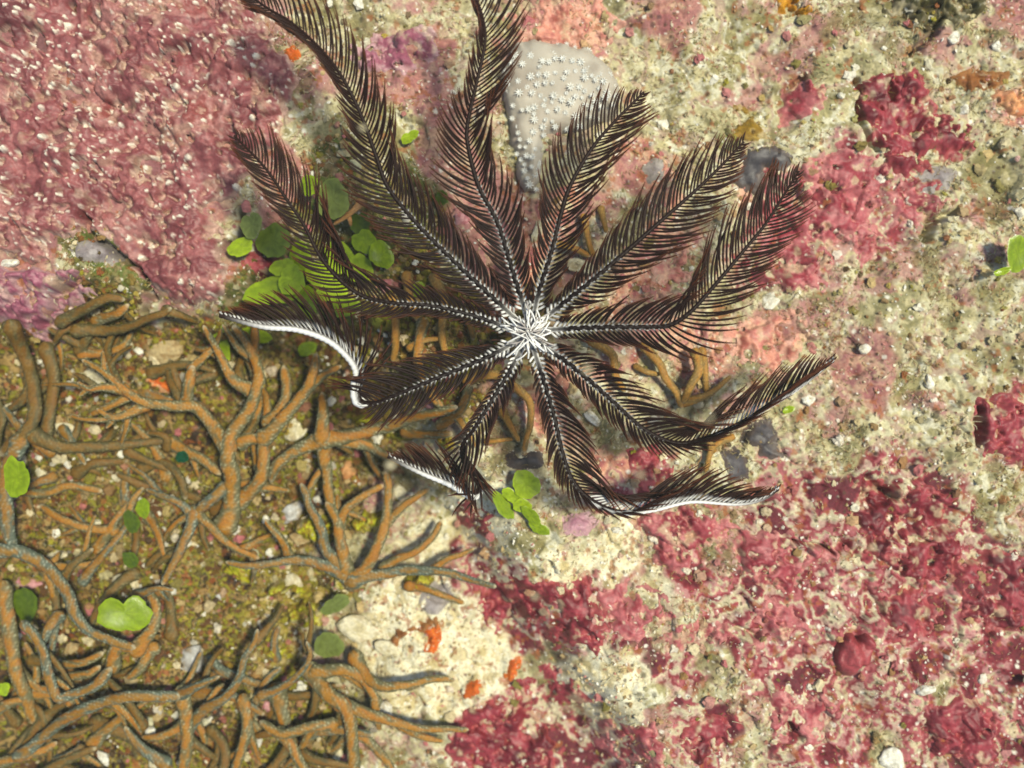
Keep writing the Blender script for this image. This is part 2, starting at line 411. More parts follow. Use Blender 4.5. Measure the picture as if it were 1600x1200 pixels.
def crust(name, P, style, thick, label, cat, speck=0.0, seed=0, mat=None, wall=9.0, dome=False):
    st = STY[style]
    P = np.array(P, float)
    lo = P.min(0) - 26; hi = P.max(0) + 26
    small = min(hi - lo - 52)
    gx = np.arange(lo[0], hi[0], 2.0 if small > 40 else 1.5); gy = np.arange(lo[1], hi[1], 2.0 if small > 40 else 1.5)
    x, y = np.meshgrid(gx, gy)
    shrink = min(1.0, small / 60.0)
    a, b = st["rag"][0] * shrink, st["rag"][1] * shrink
    wx = x + a * (fbm(x, y, 34, 301 + seed, 3) - 0.5) * 2 + b * (vnoise(x, y, 8, 305 + seed) - 0.5)
    wy = y + a * (fbm(x, y, 34, 311 + seed, 3) - 0.5) * 2 + b * (vnoise(x, y, 8, 315 + seed) - 0.5)
    d = poly_sdf(wx, wy, P)
    if st["hole"]:
        n = fbm(x, y, 42, 321 + seed, 4, 0.6)
        n2 = fbm(x, y, 15, 331 + seed, 3, 0.6)
        d = np.minimum(d, (0.72 - 0.40 * st["hole"] - n) * 130)
        d = np.minimum(d, (0.76 - 0.40 * st["hole"] - n2) * 70)
    base = base_height(x, y)
    if dome:
        e1 = 1 - ((wx - 1322) / 17) ** 2 - ((wy - 1022) / 36) ** 2
        e2 = 1 - ((wx - 1344) / 15) ** 2 - ((wy - 1012) / 24) ** 2
        d = np.maximum(e1, e2 * 0.8) * 12
        prof = thick * (np.sqrt(np.clip(e1, 0, 1)) ** 1.2 + 0.55 * np.sqrt(np.clip(e2, 0, 1)) * (1 - np.sqrt(np.clip(e1, 0, 1)))) + np.clip(d, -6, 0) * 0.0006
    else:
        prof = thick * (0.45 * np.tanh(d / wall) + 0.35 * np.tanh(d / (wall * 4)))
    flat_ = 0.6 if style in ("maroon", "rose", "salmon") else 1.0
    dl, vl = worley(x + 6 * vnoise(x, y, 12, 9), y + 6 * vnoise(x, y, 12, 19), 24, 341 + seed)
    lump = st["lump"] * ((vl - 0.2) * np.clip(1 - 1.3 * dl * dl, 0, 1) ** 2 * 1.5 + (fbm(x, y, 30, 351 + seed, 3, 0.45) - 0.5) * 2.2)
    z = base + 0.0006 + prof * flat_ + lump * flat_ * sstep(0, 10, d)
    col = palette(x, y, st["c"], st["s"], 361 + seed, 4, 1.7) * (0.82 + 0.36 * fbm(x, y, 9, 367 + seed, 3, 0.6))[..., None]
    col = mix(col, st["rim"] * np.ones(3), 0.7 * sstep(7, 1, d + 5 * (vnoise(x, y, 7, 371) - 0.5)))
    col = mix(col, lin(206, 190, 150) * np.ones(3), (0.2 if speck > 0.3 else 0.5) * sstep(0.62, 0.72, fbm(x, y, 26, 377 + seed, 4, 0.6)) * (st["hole"] > 0))
    if speck:
        dr, vr = worley(x + 4 * vnoise(x, y, 7, 53), y + 4 * vnoise(x, y, 7, 57), 15, 411)
        z = z + 0.0011 * sstep(0.25, 0.7, vr) * np.clip(1 - 2.2 * dr * dr, 0, 1) * sstep(0.35, 0.6, fbm(x, y, 90, 415, 2))
        for s_, sh, r_, sd in ((15, speck * 0.8, 0.24, 381), (8, speck * 0.6, 0.28, 391), (30, speck * 0.3, 0.2, 395)):
            ws = x + 5 * vnoise(x, y, 6, sd + 5)
            # pale raised grains, partly wet glints painted in, in looser and denser drifts
            drift = sstep(0.38, 0.62, fbm(x, y, 70, sd + 3, 2))
            k = specks(ws, y, s_, sd + seed, sh, r_) * drift
            z = z + k * 0.0009 * s_ / 16
            col = mix(col, lin(236, 226, 206) * np.ones(3), 0.92 * k)
    else:
        col = mix(col, lin(224, 208, 176) * np.ones(3), 0.6 * specks(x, y, 8, 401 + seed, 0.05) * (st["hole"] > 0))
    keep = d > -7
    gyn, gxn = x.shape
    ii = np.arange(gxn * gyn).reshape(gyn, gxn)
    q = np.stack([ii[:-1, :-1], ii[1:, :-1], ii[1:, 1:], ii[:-1, 1:]], -1)
    kq = keep[:-1, :-1] & keep[1:, :-1] & keep[1:, 1:] & keep[:-1, 1:]
    q = q[kq]
    used = np.unique(q); re = np.zeros(gxn * gyn, int); re[used] = np.arange(len(used))
    V = np.stack([(x - 800) * K, (600 - y) * K, z], -1).reshape(-1, 3)[used]
    o = link(name, mesh_from(name, V, re[q], col.reshape(-1, 3)[used]), mat or M_CRUST)
    tag(o, label, cat)
    return o


CR = [
    ("pink_crust", [(-48, -48), (380, -48), (420, 50), (470, 130), (440, 200), (410, 270), (330, 330), (350, 400), (330, 470), (290, 480), (240, 450), (190, 400), (140, 345), (100, 390), (50, 400), (-48, 370)], "pink", 0.0035, "large dusty pink algae crust strewn with pale grains and painted wet glints, filling the upper left", 0.55),
    ("pink_crust", [(-48, 420), (40, 420), (110, 430), (150, 450), (110, 470), (75, 510), (50, 545), (-10, 500), (-48, 500)], "magenta", 0.004, "magenta pink crust at the left edge just above the brown corals", 0.06),
    ("maroon_crust", [(382, 402), (405, 388), (428, 402), (420, 434), (388, 436)], "maroon", 0.0022, "small maroon crust between the green discs and the pink crust", 0),
    ("maroon_crust", [(1345, 125), (1365, 115), (1395, 120), (1410, 115), (1440, 122), (1455, 140), (1460, 155), (1472, 170), (1472, 185), (1500, 188), (1515, 205), (1518, 228), (1485, 232), (1455, 238), (1450, 250), (1470, 290), (1430, 300), (1385, 262), (1370, 235), (1365, 195), (1340, 190), (1345, 170)], "maroon", 0.0045, "dark maroon lobed crust in the upper right, near the white chips", 0),
    ("rose_crust", [(1190, 330), (1215, 290), (1260, 258), (1290, 235), (1340, 240), (1368, 245), (1400, 275), (1450, 305), (1480, 320), (1470, 350), (1440, 358), (1400, 335), (1385, 320), (1350, 345), (1385, 370), (1372, 410), (1345, 412), (1335, 375), (1310, 380), (1300, 410), (1280, 436), (1240, 450), (1200, 434), (1178, 412), (1190, 370)], "rose", 0.003, "broad rose red crust behind the tip of the right upper arm", 0),
    ("maroon_crust", [(1233, 150), (1270, 118), (1297, 135), (1288, 160), (1262, 190), (1228, 188)], "rose", 0.002, "small rose crust left of the dark maroon lobed crust", 0),
    ("maroon_crust", [(1523, 625), (1560, 618), (1600, 636), (1648, 640), (1648, 722), (1590, 728), (1560, 708), (1523, 695)], "maroon", 0.005, "maroon crust cut by the right edge of the picture, below its middle", 0),
    ("maroon_crust", [(735, 935), (790, 918), (830, 905), (870, 918), (922, 905), (932, 950), (937, 990), (932, 1012), (890, 1005), (872, 1040), (850, 1012), (820, 985), (780, 998), (750, 975)], "maroon", 0.003, "maroon crust on pale sand right of the coral's leaf shaped tip", 0),
    ("maroon_crust", [(937, 930), (990, 912), (1032, 918), (1052, 960), (1090, 970), (1130, 958), (1142, 988), (1100, 1005), (1060, 1000), (1020, 1005), (980, 990), (945, 962)], "rose", 0.003, "rose maroon crust joining the right side of the sandy maroon crust", 0),
    ("maroon_crust", [(698, 1148), (740, 1132), (800, 1126), (835, 1148), (855, 1180), (866, 1248), (698, 1248)], "maroon", 0.004, "maroon crust at the bottom edge beside the brown coral tips", 0),
    ("rose_crust", [(992, 812), (1040, 805), (1100, 790), (1142, 818), (1115, 870), (1072, 884), (1030, 882), (1022, 850)], "rose", 0.004, "rose red crust just below the long arm with the white edge", 0),
    ("rose_crust", [(1148, 850), (1180, 828), (1240, 828), (1292, 848), (1302, 872), (1262, 884), (1232, 922), (1190, 934), (1168, 892)], "rose", 0.004, "smooth coral red crust below the tip of the lowest arm", 0),
    ("maroon_crust", [(1340, 768), (1370, 748), (1430, 746), (1482, 778), (1502, 850), (1482, 902), (1430, 922), (1390, 892), (1358, 862)], "maroon", 0.005, "maroon crust of ridges in the lower right, above the red lump", 0),
    ("maroon_crust", [(975, 712), (1040, 708), (1054, 742), (1002, 754)], "maroon", 0.003, "maroon crust between the two lower right arms", 0),
    ("maroon_crust", [(803, 1100), (830, 1068), (860, 1056), (894, 1088), (934, 1110), (902, 1134), (850, 1124), (810, 1134)], "maroon", 0.003, "knobbly maroon crust right below the orange sponge on sand", 0),
    ("maroon_crust", [(950, 1150), (1010, 1128), (1034, 1160), (1056, 1200), (1010, 1240), (955, 1210)], "rose", 0.004, "rose crust at the bottom edge, right of the sand", 0),
    ("maroon_crust", [(1058, 1145), (1108, 1106), (1142, 1150), (1100, 1186)], "maroon", 0.004, "dark maroon knob near the bottom edge, right of the rose crust", 0),
    ("mauve_crust", [(885, 806), (915, 801), (932, 815), (916, 830), (888, 827)], "mauve", 0.0012, "smooth mauve crust on sand under the bend of the lower arm", 0),
    ("maroon_crust", [(716, 790), (731, 784), (734, 832), (713, 834)], "maroon", 0.0025, "narrow dark red crust left of the green alga on sand", 0),
    ("maroon_crust", [(740, 812), (764, 803), (757, 830), (768, 852), (746, 844)], "maroon", 0.002, "bent dark red crust just under the green alga on sand", 0),
    ("pink_crust", [(548, 82), (600, 52), (662, 46), (694, 88), (640, 122), (570, 114)], "magenta", 0.002, "mauve pink crust between the two tall upper arms", 0.1),
    ("salmon_crust", [(786, 22), (850, -30), (942, -10), (966, 40), (944, 78), (900, 70), (850, 62), (800, 62)], "salmon", 0.0025, "salmon pink crust above the pale leather coral", 0),
    ("salmon_crust", [(1118, 520), (1170, 488), (1244, 500), (1264, 540), (1220, 584), (1150, 574)], "salmon", 0.002, "salmon pink crust right of the middle arm, above the lower right arm", 0),
    ("salmon_crust", [(1010, 420), (1060, 392), (1098, 412), (1080, 470), (1030, 486)], "salmon", 0.002, "salmon pink crust between the two arms on the right", 0),
    ("rose_crust", [(1180, 945), (1230, 940), (1265, 985), (1225, 1015), (1180, 1000)], "rose", 0.003, "rose crust below the smooth coral red crust", 0),
    ("maroon_crust", [(1375, 935), (1440, 930), (1478, 975), (1430, 1010), (1380, 985)], "maroon", 0.004, "maroon crust right of the red lump", 0),
    ("maroon_crust", [(1492, 880), (1560, 860), (1648, 880), (1648, 960), (1560, 985), (1505, 945)], "maroon", 0.004, "wide maroon crust reaching the right edge, lower right", 0),
    ("maroon_crust", [(1210, 1090), (1270, 1075), (1300, 1120), (1260, 1165), (1205, 1140)], "rose", 0.003, "rose crust below the red lump, towards the bottom edge", 0),
    ("maroon_crust", [(1440, 1110), (1510, 1090), (1560, 1130), (1540, 1190), (1460, 1190)], "maroon", 0.004, "maroon crust in the lower right corner", 0),
    ("yellow_turf", [(505, 838), (494, 856), (470, 862), (441, 853), (435, 835), (448, 819), (474, 814), (498, 823)], "lime", 0.0075, "yellow green tuft of algae under the grey shell in the antler coral's foot", 0),
    ("yellow_turf", [(586, 828), (579, 843), (562, 850), (543, 842), (538, 825), (547, 811), (565, 807), (581, 815)], "lime", 0.0075, "yellow green tuft of algae between the fan shaped coral's middle branches", 0),
    ("yellow_turf", [(644, 684), (635, 694), (612, 698), (586, 692), (579, 683), (593, 673), (614, 671), (637, 676)], "lime", 0.0075, "yellow green tuft of algae right of the cross shaped coral", 0),
    ("yellow_turf", [(494, 985), (483, 1003), (456, 1009), (426, 1000), (418, 982), (433, 966), (460, 961), (485, 970)], "lime", 0.0075, "yellow green tuft of algae left of the bluish coral tip", 0),
    ("yellow_turf", [(423, 1032), (417, 1051), (404, 1059), (389, 1048), (385, 1029), (393, 1011), (405, 1005), (419, 1016)], "lime", 0.0075, "yellow green tuft of algae right of the large grey shell", 0),
    ("yellow_turf", [(540, 928), (533, 939), (516, 944), (497, 938), (492, 927), (501, 915), (519, 912), (535, 919)], "lime", 0.0075, "yellow green tuft of algae below the base of the fan shaped coral", 0),
    ("yellow_turf", [(463, 945), (452, 959), (428, 964), (399, 956), (393, 944), (406, 930), (432, 926), (456, 934)], "lime", 0.0075, "yellow green tuft of algae right of the dark slanting stem, in the hollow", 0),
    ("yellow_turf", [(670, 928), (663, 939), (646, 944), (627, 938), (622, 927), (631, 915), (649, 912), (665, 919)], "lime", 0.0075, "yellow green tuft of algae beside the pale grey patch", 0),
    ("yellow_turf", [(576, 664), (570, 672), (555, 675), (537, 671), (533, 663), (541, 656), (558, 653), (572, 657)], "lime", 0.0075, "yellow green tuft of algae under the bend of the recurved arm", 0),
    ("yellow_turf", [(382, 905), (373, 923), (350, 929), (324, 920), (317, 902), (331, 886), (352, 881), (375, 890)], "lime", 0.0075, "yellow green tuft of algae above the large grey shell", 0),
    ("yellow_turf", [(706, 690), (701, 700), (690, 704), (676, 698), (674, 689), (680, 679), (691, 677), (703, 682)], "lime", 0.0075, "yellow green tuft of algae left of the short downward arm", 0),
    ("yellow_turf", [(624, 500), (617, 511), (600, 516), (581, 510), (576, 499), (585, 487), (603, 484), (619, 491)], "lime", 0.0075, "yellow green tuft of algae under the start of the left arm", 0),
    ("pale_ridge", [(300, 96), (262, 100), (238, 112), (232, 134), (244, 156), (270, 176), (288, 200), (294, 224), (282, 222), (272, 196), (250, 172), (226, 146), (222, 124), (232, 106), (256, 92), (292, 88)], "pale", 0.0035, "curved whitish ridge on the pink crust near the top left", 0),
    ("slate_patch", [(1165, 232), (1212, 228), (1230, 250), (1220, 263), (1192, 259), (1184, 275), (1182, 302), (1160, 293), (1149, 277), (1160, 258)], "slate", 0.0014, "hook shaped slate grey patch beside the tip of the upper right arm", 0),
    ("slate_patch", [(1160, 690), (1184, 666), (1206, 662), (1216, 680), (1208, 692), (1224, 713), (1197, 711), (1190, 694)], "slate", 0.0014, "slate grey patch with a spur, below the lower right arm", 0),
    ("slate_patch", [(1129, 708), (1160, 699), (1163, 730), (1174, 748), (1136, 749)], "slate", 0.0014, "squarish slate grey patch beside the forked ochre twig", 0),
    ("slate_patch", [(796, 712), (840, 709), (844, 722), (818, 727), (797, 724)], "slate", 0.001, "narrow slate grey patch above the green alga on sand", 0),
    ("grey_patch", [(1012, 258), (1026, 250), (1040, 256), (1038, 272), (1018, 276)], "grey", 0.001, "round pale grey patch below the tip of the short upper arm", 0),
    ("grey_patch", [(655, 934), (690, 932), (700, 950), (676, 975), (656, 976)], "grey", 0.001, "pale grey patch under the leaf shaped coral tip", 0),
    ("grey_patch", [(1420, 285), (1460, 262), (1500, 262), (1480, 290), (1440, 302)], "grey", 0.001, "grey patch just under the dark maroon lobed crust", 0),
    ("grey_patch", [(125, 392), (160, 376), (190, 398), (170, 412), (132, 410)], "grey", 0.0015, "grey patch in the cracked lower rim of the pink crust", 0),
    ("orange_sponge", [(788, 1082), (800, 1058), (814, 1056), (806, 1076), (794, 1091)], "orange", 0.0022, "bright orange sponge lying on pale sand near the bottom", 0),
    ("orange_sponge", [(716, 1112), (728, 1098), (746, 1092), (744, 1106), (722, 1116)], "orange", 0.0016, "thin rusty orange sponge left of the bright orange one", 0),
    ("orange_sponge", [(650, 1002), (676, 998), (682, 1016), (672, 1040), (660, 1036), (662, 1018)], "orange", 0.002, "orange sponge in the tan arch right of the lower corals", 0),
    ("orange_sponge", [(592, 1038), (610, 1012), (650, 994), (690, 990), (692, 1002), (650, 1006), (620, 1024), (602, 1050)], "rust", 0.0024, "rust brown arch shaped sponge right of the lower corals", 0),
    ("orange_sponge", [(194, 594), (214, 591), (238, 600), (236, 612), (208, 608)], "orange", 0.003, "red orange sponge beside a white shell among the left corals", 0),
    ("orange_sponge", [(450, 86), (462, 82), (472, 92), (460, 104)], "orange", 0.002, "small orange spot sponge left of the tall upper left arm", 0),
    ("orange_sponge", [(309, 64), (318, 58), (327, 66), (320, 76)], "orange", 0.0016, "small orange spot sponge on the pink crust at the top", 0),
    ("amber_sponge", [(1210, -28), (1280, -28), (1274, 14), (1258, 30), (1236, 18), (1216, 8)], "amber", 0.004, "amber yellow sponge cut by the top edge", 0),
    ("amber_sponge", [(1586, 722), (1620, 716), (1648, 722), (1648, 740), (1600, 736)], "amber", 0.003, "amber sponge at the right edge under the maroon crust", 0),
    ("ochre_sponge", [(1150, 164), (1180, 160), (1192, 192), (1206, 206), (1172, 216), (1142, 200)], "ochre", 0.003, "ochre yellow sponge above the tip of the upper right arm", 0),
    ("peach_sponge", [(1550, 150), (1596, 128), (1648, 145), (1640, 184), (1592, 180)], "peach", 0.004, "peach coloured sponge at the right edge near the top", 0),
    ("rust_sponge", [(1500, 118), (1540, 100), (1580, 112), (1560, 132), (1518, 138)], "rust", 0.0025, "rust brown sponge above the peach coloured one", 0),
    ("mossy_knob", [(1378, -28), (1538, -28), (1530, 10), (1500, 38), (1440, 32), (1390, 22)], "moss", 0.007, "dark olive mossy knob at the top edge, right side", 0),
    ("red_lump", [(1308, 990), (1330, 984), (1346, 1008), (1348, 1046), (1334, 1062), (1314, 1048), (1304, 1018)], "redlump", 0.0055, "smooth rounded red lump standing in the lower right", 0),
]
for i, (nm, P, sty, th, lab, sp) in enumerate(CR):
    cat = "sponge" if "sponge" in nm else "algae" if "turf" in nm else ("lump" if "lump" in nm or "knob" in nm else "crust")
    crust(nm, P, sty, th, lab, cat, sp, seed=i * 13, mat=M_SPONGE if cat in ("sponge", "algae") else M_CRUST,
          wall=26 if nm == "red_lump" else (22 if "knob" in nm else 7), dome=nm == "red_lump")

# ------------------------------------------------------------------ leather coral
LP = [(797, 78), (830, 68), (880, 70), (922, 84), (952, 108), (970, 140), (962, 176), (930, 198), (884, 214), (856, 236), (848, 268), (838, 304), (824, 306), (812, 276), (798, 230), (788, 180), (785, 120)]
lo = np.array(LP).min(0) - 14; hi = np.array(LP).max(0) + 14
x, y = np.meshgrid(np.arange(lo[0], hi[0], 2.0), np.arange(lo[1], hi[1], 2.0))
d = poly_sdf(x + 8 * (fbm(x, y, 24, 501, 3) - 0.5) * 2, y + 8 * (fbm(x, y, 24, 507, 3) - 0.5) * 2, LP)
LB = gz(880, 150)


def leather_z(x, y, d):
    t = np.sqrt(np.clip(1 - (1 - np.clip(d, 0, 30) / 30) ** 2, 0, 1))
    return LB + 0.001 + 0.0085 * t + 0.003 * (fbm(x, y, 60, 511, 2) - 0.5) + np.clip(d, -8, 0) * 0.0012


z = leather_z(x, y, d)
col = palette(x, y, [lin(164, 152, 136), lin(182, 172, 156), lin(172, 158, 142)], 50, 521, 3, 1.4)
ii = np.arange(x.size).reshape(x.shape)
q = np.stack([ii[:-1, :-1], ii[1:, :-1], ii[1:, 1:], ii[:-1, 1:]], -1)[(d > -9)[:-1, :-1] & (d > -9)[1:, :-1] & (d > -9)[1:, 1:] & (d > -9)[:-1, 1:]]
used = np.unique(q); re = np.zeros(x.size, int); re[used] = np.arange(len(used))
leather = root_at("leather_coral", (float((870 - 800) * K), float((600 - 150) * K), LB))
tag(leather, "pale grey leather coral fan dotted with white star polyps, behind the upper arms", "soft coral")
child("body", np.stack([(x - 800) * K, (600 - y) * K, z], -1).reshape(-1, 3)[used], re[q], col.reshape(-1, 3)[used], M_LEATHER, leather)


def polyp_mesh():
    V = []; F = []; Cc = []
    n = 8
    # stalk
    for k, (r, zz) in enumerate(((0.32, 0.0), (0.26, 0.8), (0.34, 1.1))):
        for i in range(n):
            a = 2 * math.pi * i / n
            V.append((r * math.cos(a), r * math.sin(a), zz)); Cc.append(lin(206, 198, 178))
    for k in range(2):
        for i in range(n):
            F.append((k * n + i, k * n + (i + 1) % n, (k + 1) * n + (i + 1) % n, (k + 1) * n + i))
    # eight feathery tentacles, each a bent blade
    for i in range(n):
        a = 2 * math.pi * i / n
        ca, sa = math.cos(a), math.sin(a)
        b0 = len(V)
        for (r, wd, zz) in ((0.12, 0.10, 1.12), (0.7, 0.19, 1.45), (1.35, 0.05, 1.3)):
            for s in (-1, 1):
                V.append((r * ca - s * wd * sa, r * sa + s * wd * ca, zz)); Cc.append(lin(222, 220, 210, 0.76))
        for k in range(2):
            F.append((b0 + 2 * k, b0 + 2 * k + 1, b0 + 2 * k + 3, b0 + 2 * k + 2))
    return mesh_from("polyp", np.array(V) * 0.0013, np.array(F), np.array(Cc), False)


PM = polyp_mesh(); PM.materials.append(M_POLYP)
pol = [(812, 72), (832, 74), (844, 72), (858, 76), (872, 72), (884, 70), (899, 75), (908, 84), (918, 80), (829, 88), (846, 97), (815, 103), (868, 94), (893, 96), (925, 95), (934, 105), (914, 112), (924, 120), (829, 120), (796, 130), (853, 130), (880, 122), (886, 116), (889, 136), (905, 137), (914, 143), (937, 139), (823, 137), (811, 148), (845, 150), (866, 150), (899, 154), (914, 165), (802, 166), (835, 167), (855, 175), (873, 172), (898, 183), (921, 183), (940, 170), (943, 155), (800, 187), (833, 190), (850, 200), (866, 200), (906, 199), (888, 205), (810, 208), (834, 208), (849, 213), (812, 230), (835, 235), (822, 245), (830, 262), (838, 275), (820, 268), (828, 290), (836, 300), (842, 255), (950, 120), (958, 135), (962, 150), (955, 165), (948, 145), (930, 126), (944, 130), (936, 118), (922, 104), (900, 88), (952, 150), (930, 160), (826, 222), (842, 228), (815, 250), (824, 280), (832, 248)]
pr = random.Random(12)
while len(pol) < 118:
    a, b = pr.uniform(790, 965), pr.uniform(75, 300)
    if poly_sdf(np.array([a]), np.array([b]), LP)[0] > 5 and min(math.hypot(a - c, b - e) for c, e in pol) > 9:
        pol.append((a, b))
for i, (a, b) in enumerate(pol):
    dd = float(poly_sdf(np.array([float(a)]), np.array([float(b)]), LP)[0])
    zz = float(leather_z(np.array([float(a)]), np.array([float(b)]), np.array([max(dd, 4.0)]))[0]) - 0.0004
    o = bpy.data.objects.new("polyp", PM)
    C.objects.link(o); o.parent = leather
    p = W(a, b, zz)
    o.location = p - np.array(leather.location)
    tilt = max(0.0, 14 - dd) / 14
    o.rotation_euler = (random.uniform(-0.3, 0.3), random.uniform(-0.3, 0.3) + 0.3 * tilt, random.uniform(0, 6))
    s = random.uniform(0.5, 0.9); o.scale = (s, s, s * random.uniform(0.6, 1.2))


# ------------------------------------------------------------------ tubes along traced paths
def spline(P, step):
    """Catmull-Rom through rows of P, resampled at even distance in the first two columns"""
    P = np.array(P, float)
    E = np.vstack([2 * P[0] - P[1], P, 2 * P[-1] - P[-2]])
    out = []
    for i in range(1, len(E) - 2):
        t = np.linspace(0, 1, 24, endpoint=False)[:, None]
        p0, p1, p2, p3 = E[i - 1], E[i], E[i + 1], E[i + 2]
        out.append(0.5 * (2 * p1 + (p2 - p0) * t + (2 * p0 - 5 * p1 + 4 * p2 - p3) * t ** 2 + (3 * p1 - p0 - 3 * p2 + p3) * t ** 3))
    out.append(P[-1:])
    Q = np.vstack(out)
    s = np.r_[0, np.cumsum(np.linalg.norm(np.diff(Q[:, :3], axis=0), axis=1))]
    n = max(3, int(round(s[-1] / step)) + 1)
    u = np.linspace(0, s[-1], n)
    return np.stack([np.interp(u, s, Q[:, j]) for j in range(P.shape[1])], -1), u


def frames(Pw):
    T = np.gradient(Pw, axis=0); T /= np.linalg.norm(T, axis=1)[:, None] + 1e-12
    Z = np.array([0, 0, 1.0])
    B = np.cross(Z, T); bl = np.linalg.norm(B, axis=1)[:, None]
    B = np.where(bl > 0.15, B / (bl + 1e-12), np.array([1.0, 0, 0]))
    for i in range(1, len(B)):           # keep the side vector from flipping where the path turns steep
        if np.dot(B[i], B[i - 1]) < -0.2 and bl[i] < 0.3:
            B[i] = B[i - 1]
    Nn = np.cross(T, B); Nn /= np.linalg.norm(Nn, axis=1)[:, None] + 1e-12
    return T, B, Nn


def tube(Pw, R, n, cap=True):
    T, B, Nn = frames(Pw)
    a = np.linspace(0, 2 * math.pi, n, endpoint=False)
    ring = Pw[:, None, :] + R[..., None] * (np.cos(a)[None, :, None] * B[:, None, :] + np.sin(a)[None, :, None] * Nn[:, None, :]) if R.ndim == 2 else \
        Pw[:, None, :] + R[:, None, None] * (np.cos(a)[None, :, None] * B[:, None, :] + np.sin(a)[None, :, None] * Nn[:, None, :])
    m = len(Pw)
    ii = np.arange(m * n).reshape(m, n); jj = np.roll(ii, -1, 1)
    F = np.stack([ii[:-1], jj[:-1], jj[1:], ii[1:]], -1).reshape(-1, 4)
    return ring.reshape(-1, 3), F, a


# ------------------------------------------------------------------ branching corals
CORAL_TONES = {
    "brown": (lin(158, 108, 26), lin(98, 94, 62), lin(176, 172, 136)),
    "dull": (lin(116, 84, 24), lin(82, 74, 40), lin(138, 128, 86)),
    "ochre": (lin(164, 118, 44), lin(128, 102, 52), lin(180, 150, 88)),
    "teal": (lin(140, 100, 28), lin(84, 92, 76), lin(166, 172, 150)),
    "bare": (lin(196, 140, 76), lin(180, 134, 84), lin(206, 160, 104)),
}


def branch(root, pts, r0, r1, z0, z1, tone="brown", seed=0, tip=True):
    """pts: photo pixels; radii in pixels; heights in mm above the local seabed at both ends (arched between)"""
    n = len(pts)
    rows = []
    for i, p in enumerate(pts):
        t = i / (n - 1)
        zz = (z0 + (z1 - z0) * t + 2.0 * math.sin(math.pi * t)) * 0.001
        rows.append((p[0], p[1], zz))
    # run the foot a little back into whatever it grows from
    (ax, ay, az), (bx_, by_, bz_) = rows[0], rows[1]
    l_ = math.hypot(bx_ - ax, by_ - ay) + 1e-6
    rows.insert(0, (ax - (bx_ - ax) / l_ * r0 * 0.7, ay - (by_ - ay) / l_ * r0 * 0.7, az - 0.0008))
    Q, u = spline(rows, 2.7)
    # wiggle
    j = np.arange(len(Q))
    Q[:, 0] += 2.2 * (vnoise(j * 2.3, j * 0 + seed * 7.7, 26, 601) - 0.5) * 2
    Q[:, 1] += 2.2 * (vnoise(j * 2.3, j * 0 + seed * 7.7, 26, 603) - 0.5) * 2
    base = base_height(np.array(Q[:, 0]), np.array(Q[:, 1]))
    k = min(len(base), 25)
    base = np.convolve(np.pad(base, (k // 2, k - 1 - k // 2), mode='edge'), np.ones(k) / k, 'valid')
    Pw = np.array([W(a, b, c + e) for (a, b, c), e in zip(Q, base)])
    t = u / u[-1]
    R = (r0 * 0.95 + (r1 * 0.74 - r0 * 0.95) * t ** 0.9) * (1 + 0.30 * np.exp(-np.clip(u - r0, 0, None) / 9.0)) * (1 + 0.18 * (vnoise(j * 2.3, j * 0 + seed * 3.3, 30, 605) - 0.5))
    if tip:                                   # round end
        e = (u[-1] - u) / (r1 * 1.5)
        R = R * np.sqrt(np.clip(1 - (1 - np.clip(e, 0.03, 1)) ** 2, 0.004, 1))
    e = u / (r0 * 0.9)
    R = R * np.sqrt(np.clip(1 - (1 - np.clip(e, 0.05, 1)) ** 2, 0.01, 1))
    nr = 18
    ph = (np.arange(nr)[None, :] + (np.arange(len(u)) // 2)[:, None]) % 2          # staggered polyps
    ring_on = (np.arange(len(u)) % 2)[:, None]
    kr = np.random.default_rng(seed + 40)
    knob = ph * ring_on * kr.uniform(0.3, 1.0, ph.shape) * (kr.random(ph.shape) < 0.72)
    nzr = kr.random(ph.shape)
    RR = (R[:, None] * (0.96 + 0.05 * (nzr - 0.5)) + 1.3 * knob * np.minimum(R / 8, 1)[:, None]) * K
    Vv, F, a = tube(Pw, RR, nr)
    Vv = Vv.reshape(len(u), nr, 3); Vv[..., 2] = Pw[:, None, 2] + (Vv[..., 2] - Pw[:, None, 2]) * 0.62; Vv = Vv.reshape(-1, 3)   # flattened stems
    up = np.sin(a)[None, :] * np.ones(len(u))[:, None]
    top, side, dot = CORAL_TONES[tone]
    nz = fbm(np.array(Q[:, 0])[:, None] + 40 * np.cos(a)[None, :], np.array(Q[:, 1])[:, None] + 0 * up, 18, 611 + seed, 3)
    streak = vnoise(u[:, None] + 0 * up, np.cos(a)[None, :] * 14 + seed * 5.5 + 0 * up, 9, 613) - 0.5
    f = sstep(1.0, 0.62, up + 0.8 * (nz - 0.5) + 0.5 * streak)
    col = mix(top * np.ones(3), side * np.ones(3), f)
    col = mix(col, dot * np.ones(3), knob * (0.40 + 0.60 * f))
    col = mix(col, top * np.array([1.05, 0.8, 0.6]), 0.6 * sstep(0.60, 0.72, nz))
    if tip:
        col = mix(col, lin(196, 184, 150) * np.ones(3), (0.75 * sstep(r1 * 0.9, 0, u[-1] - u))[:, None] * np.ones(nr)[None, :])
    child("branch", Vv, F, col.reshape(-1, 3), M_CORAL, root)


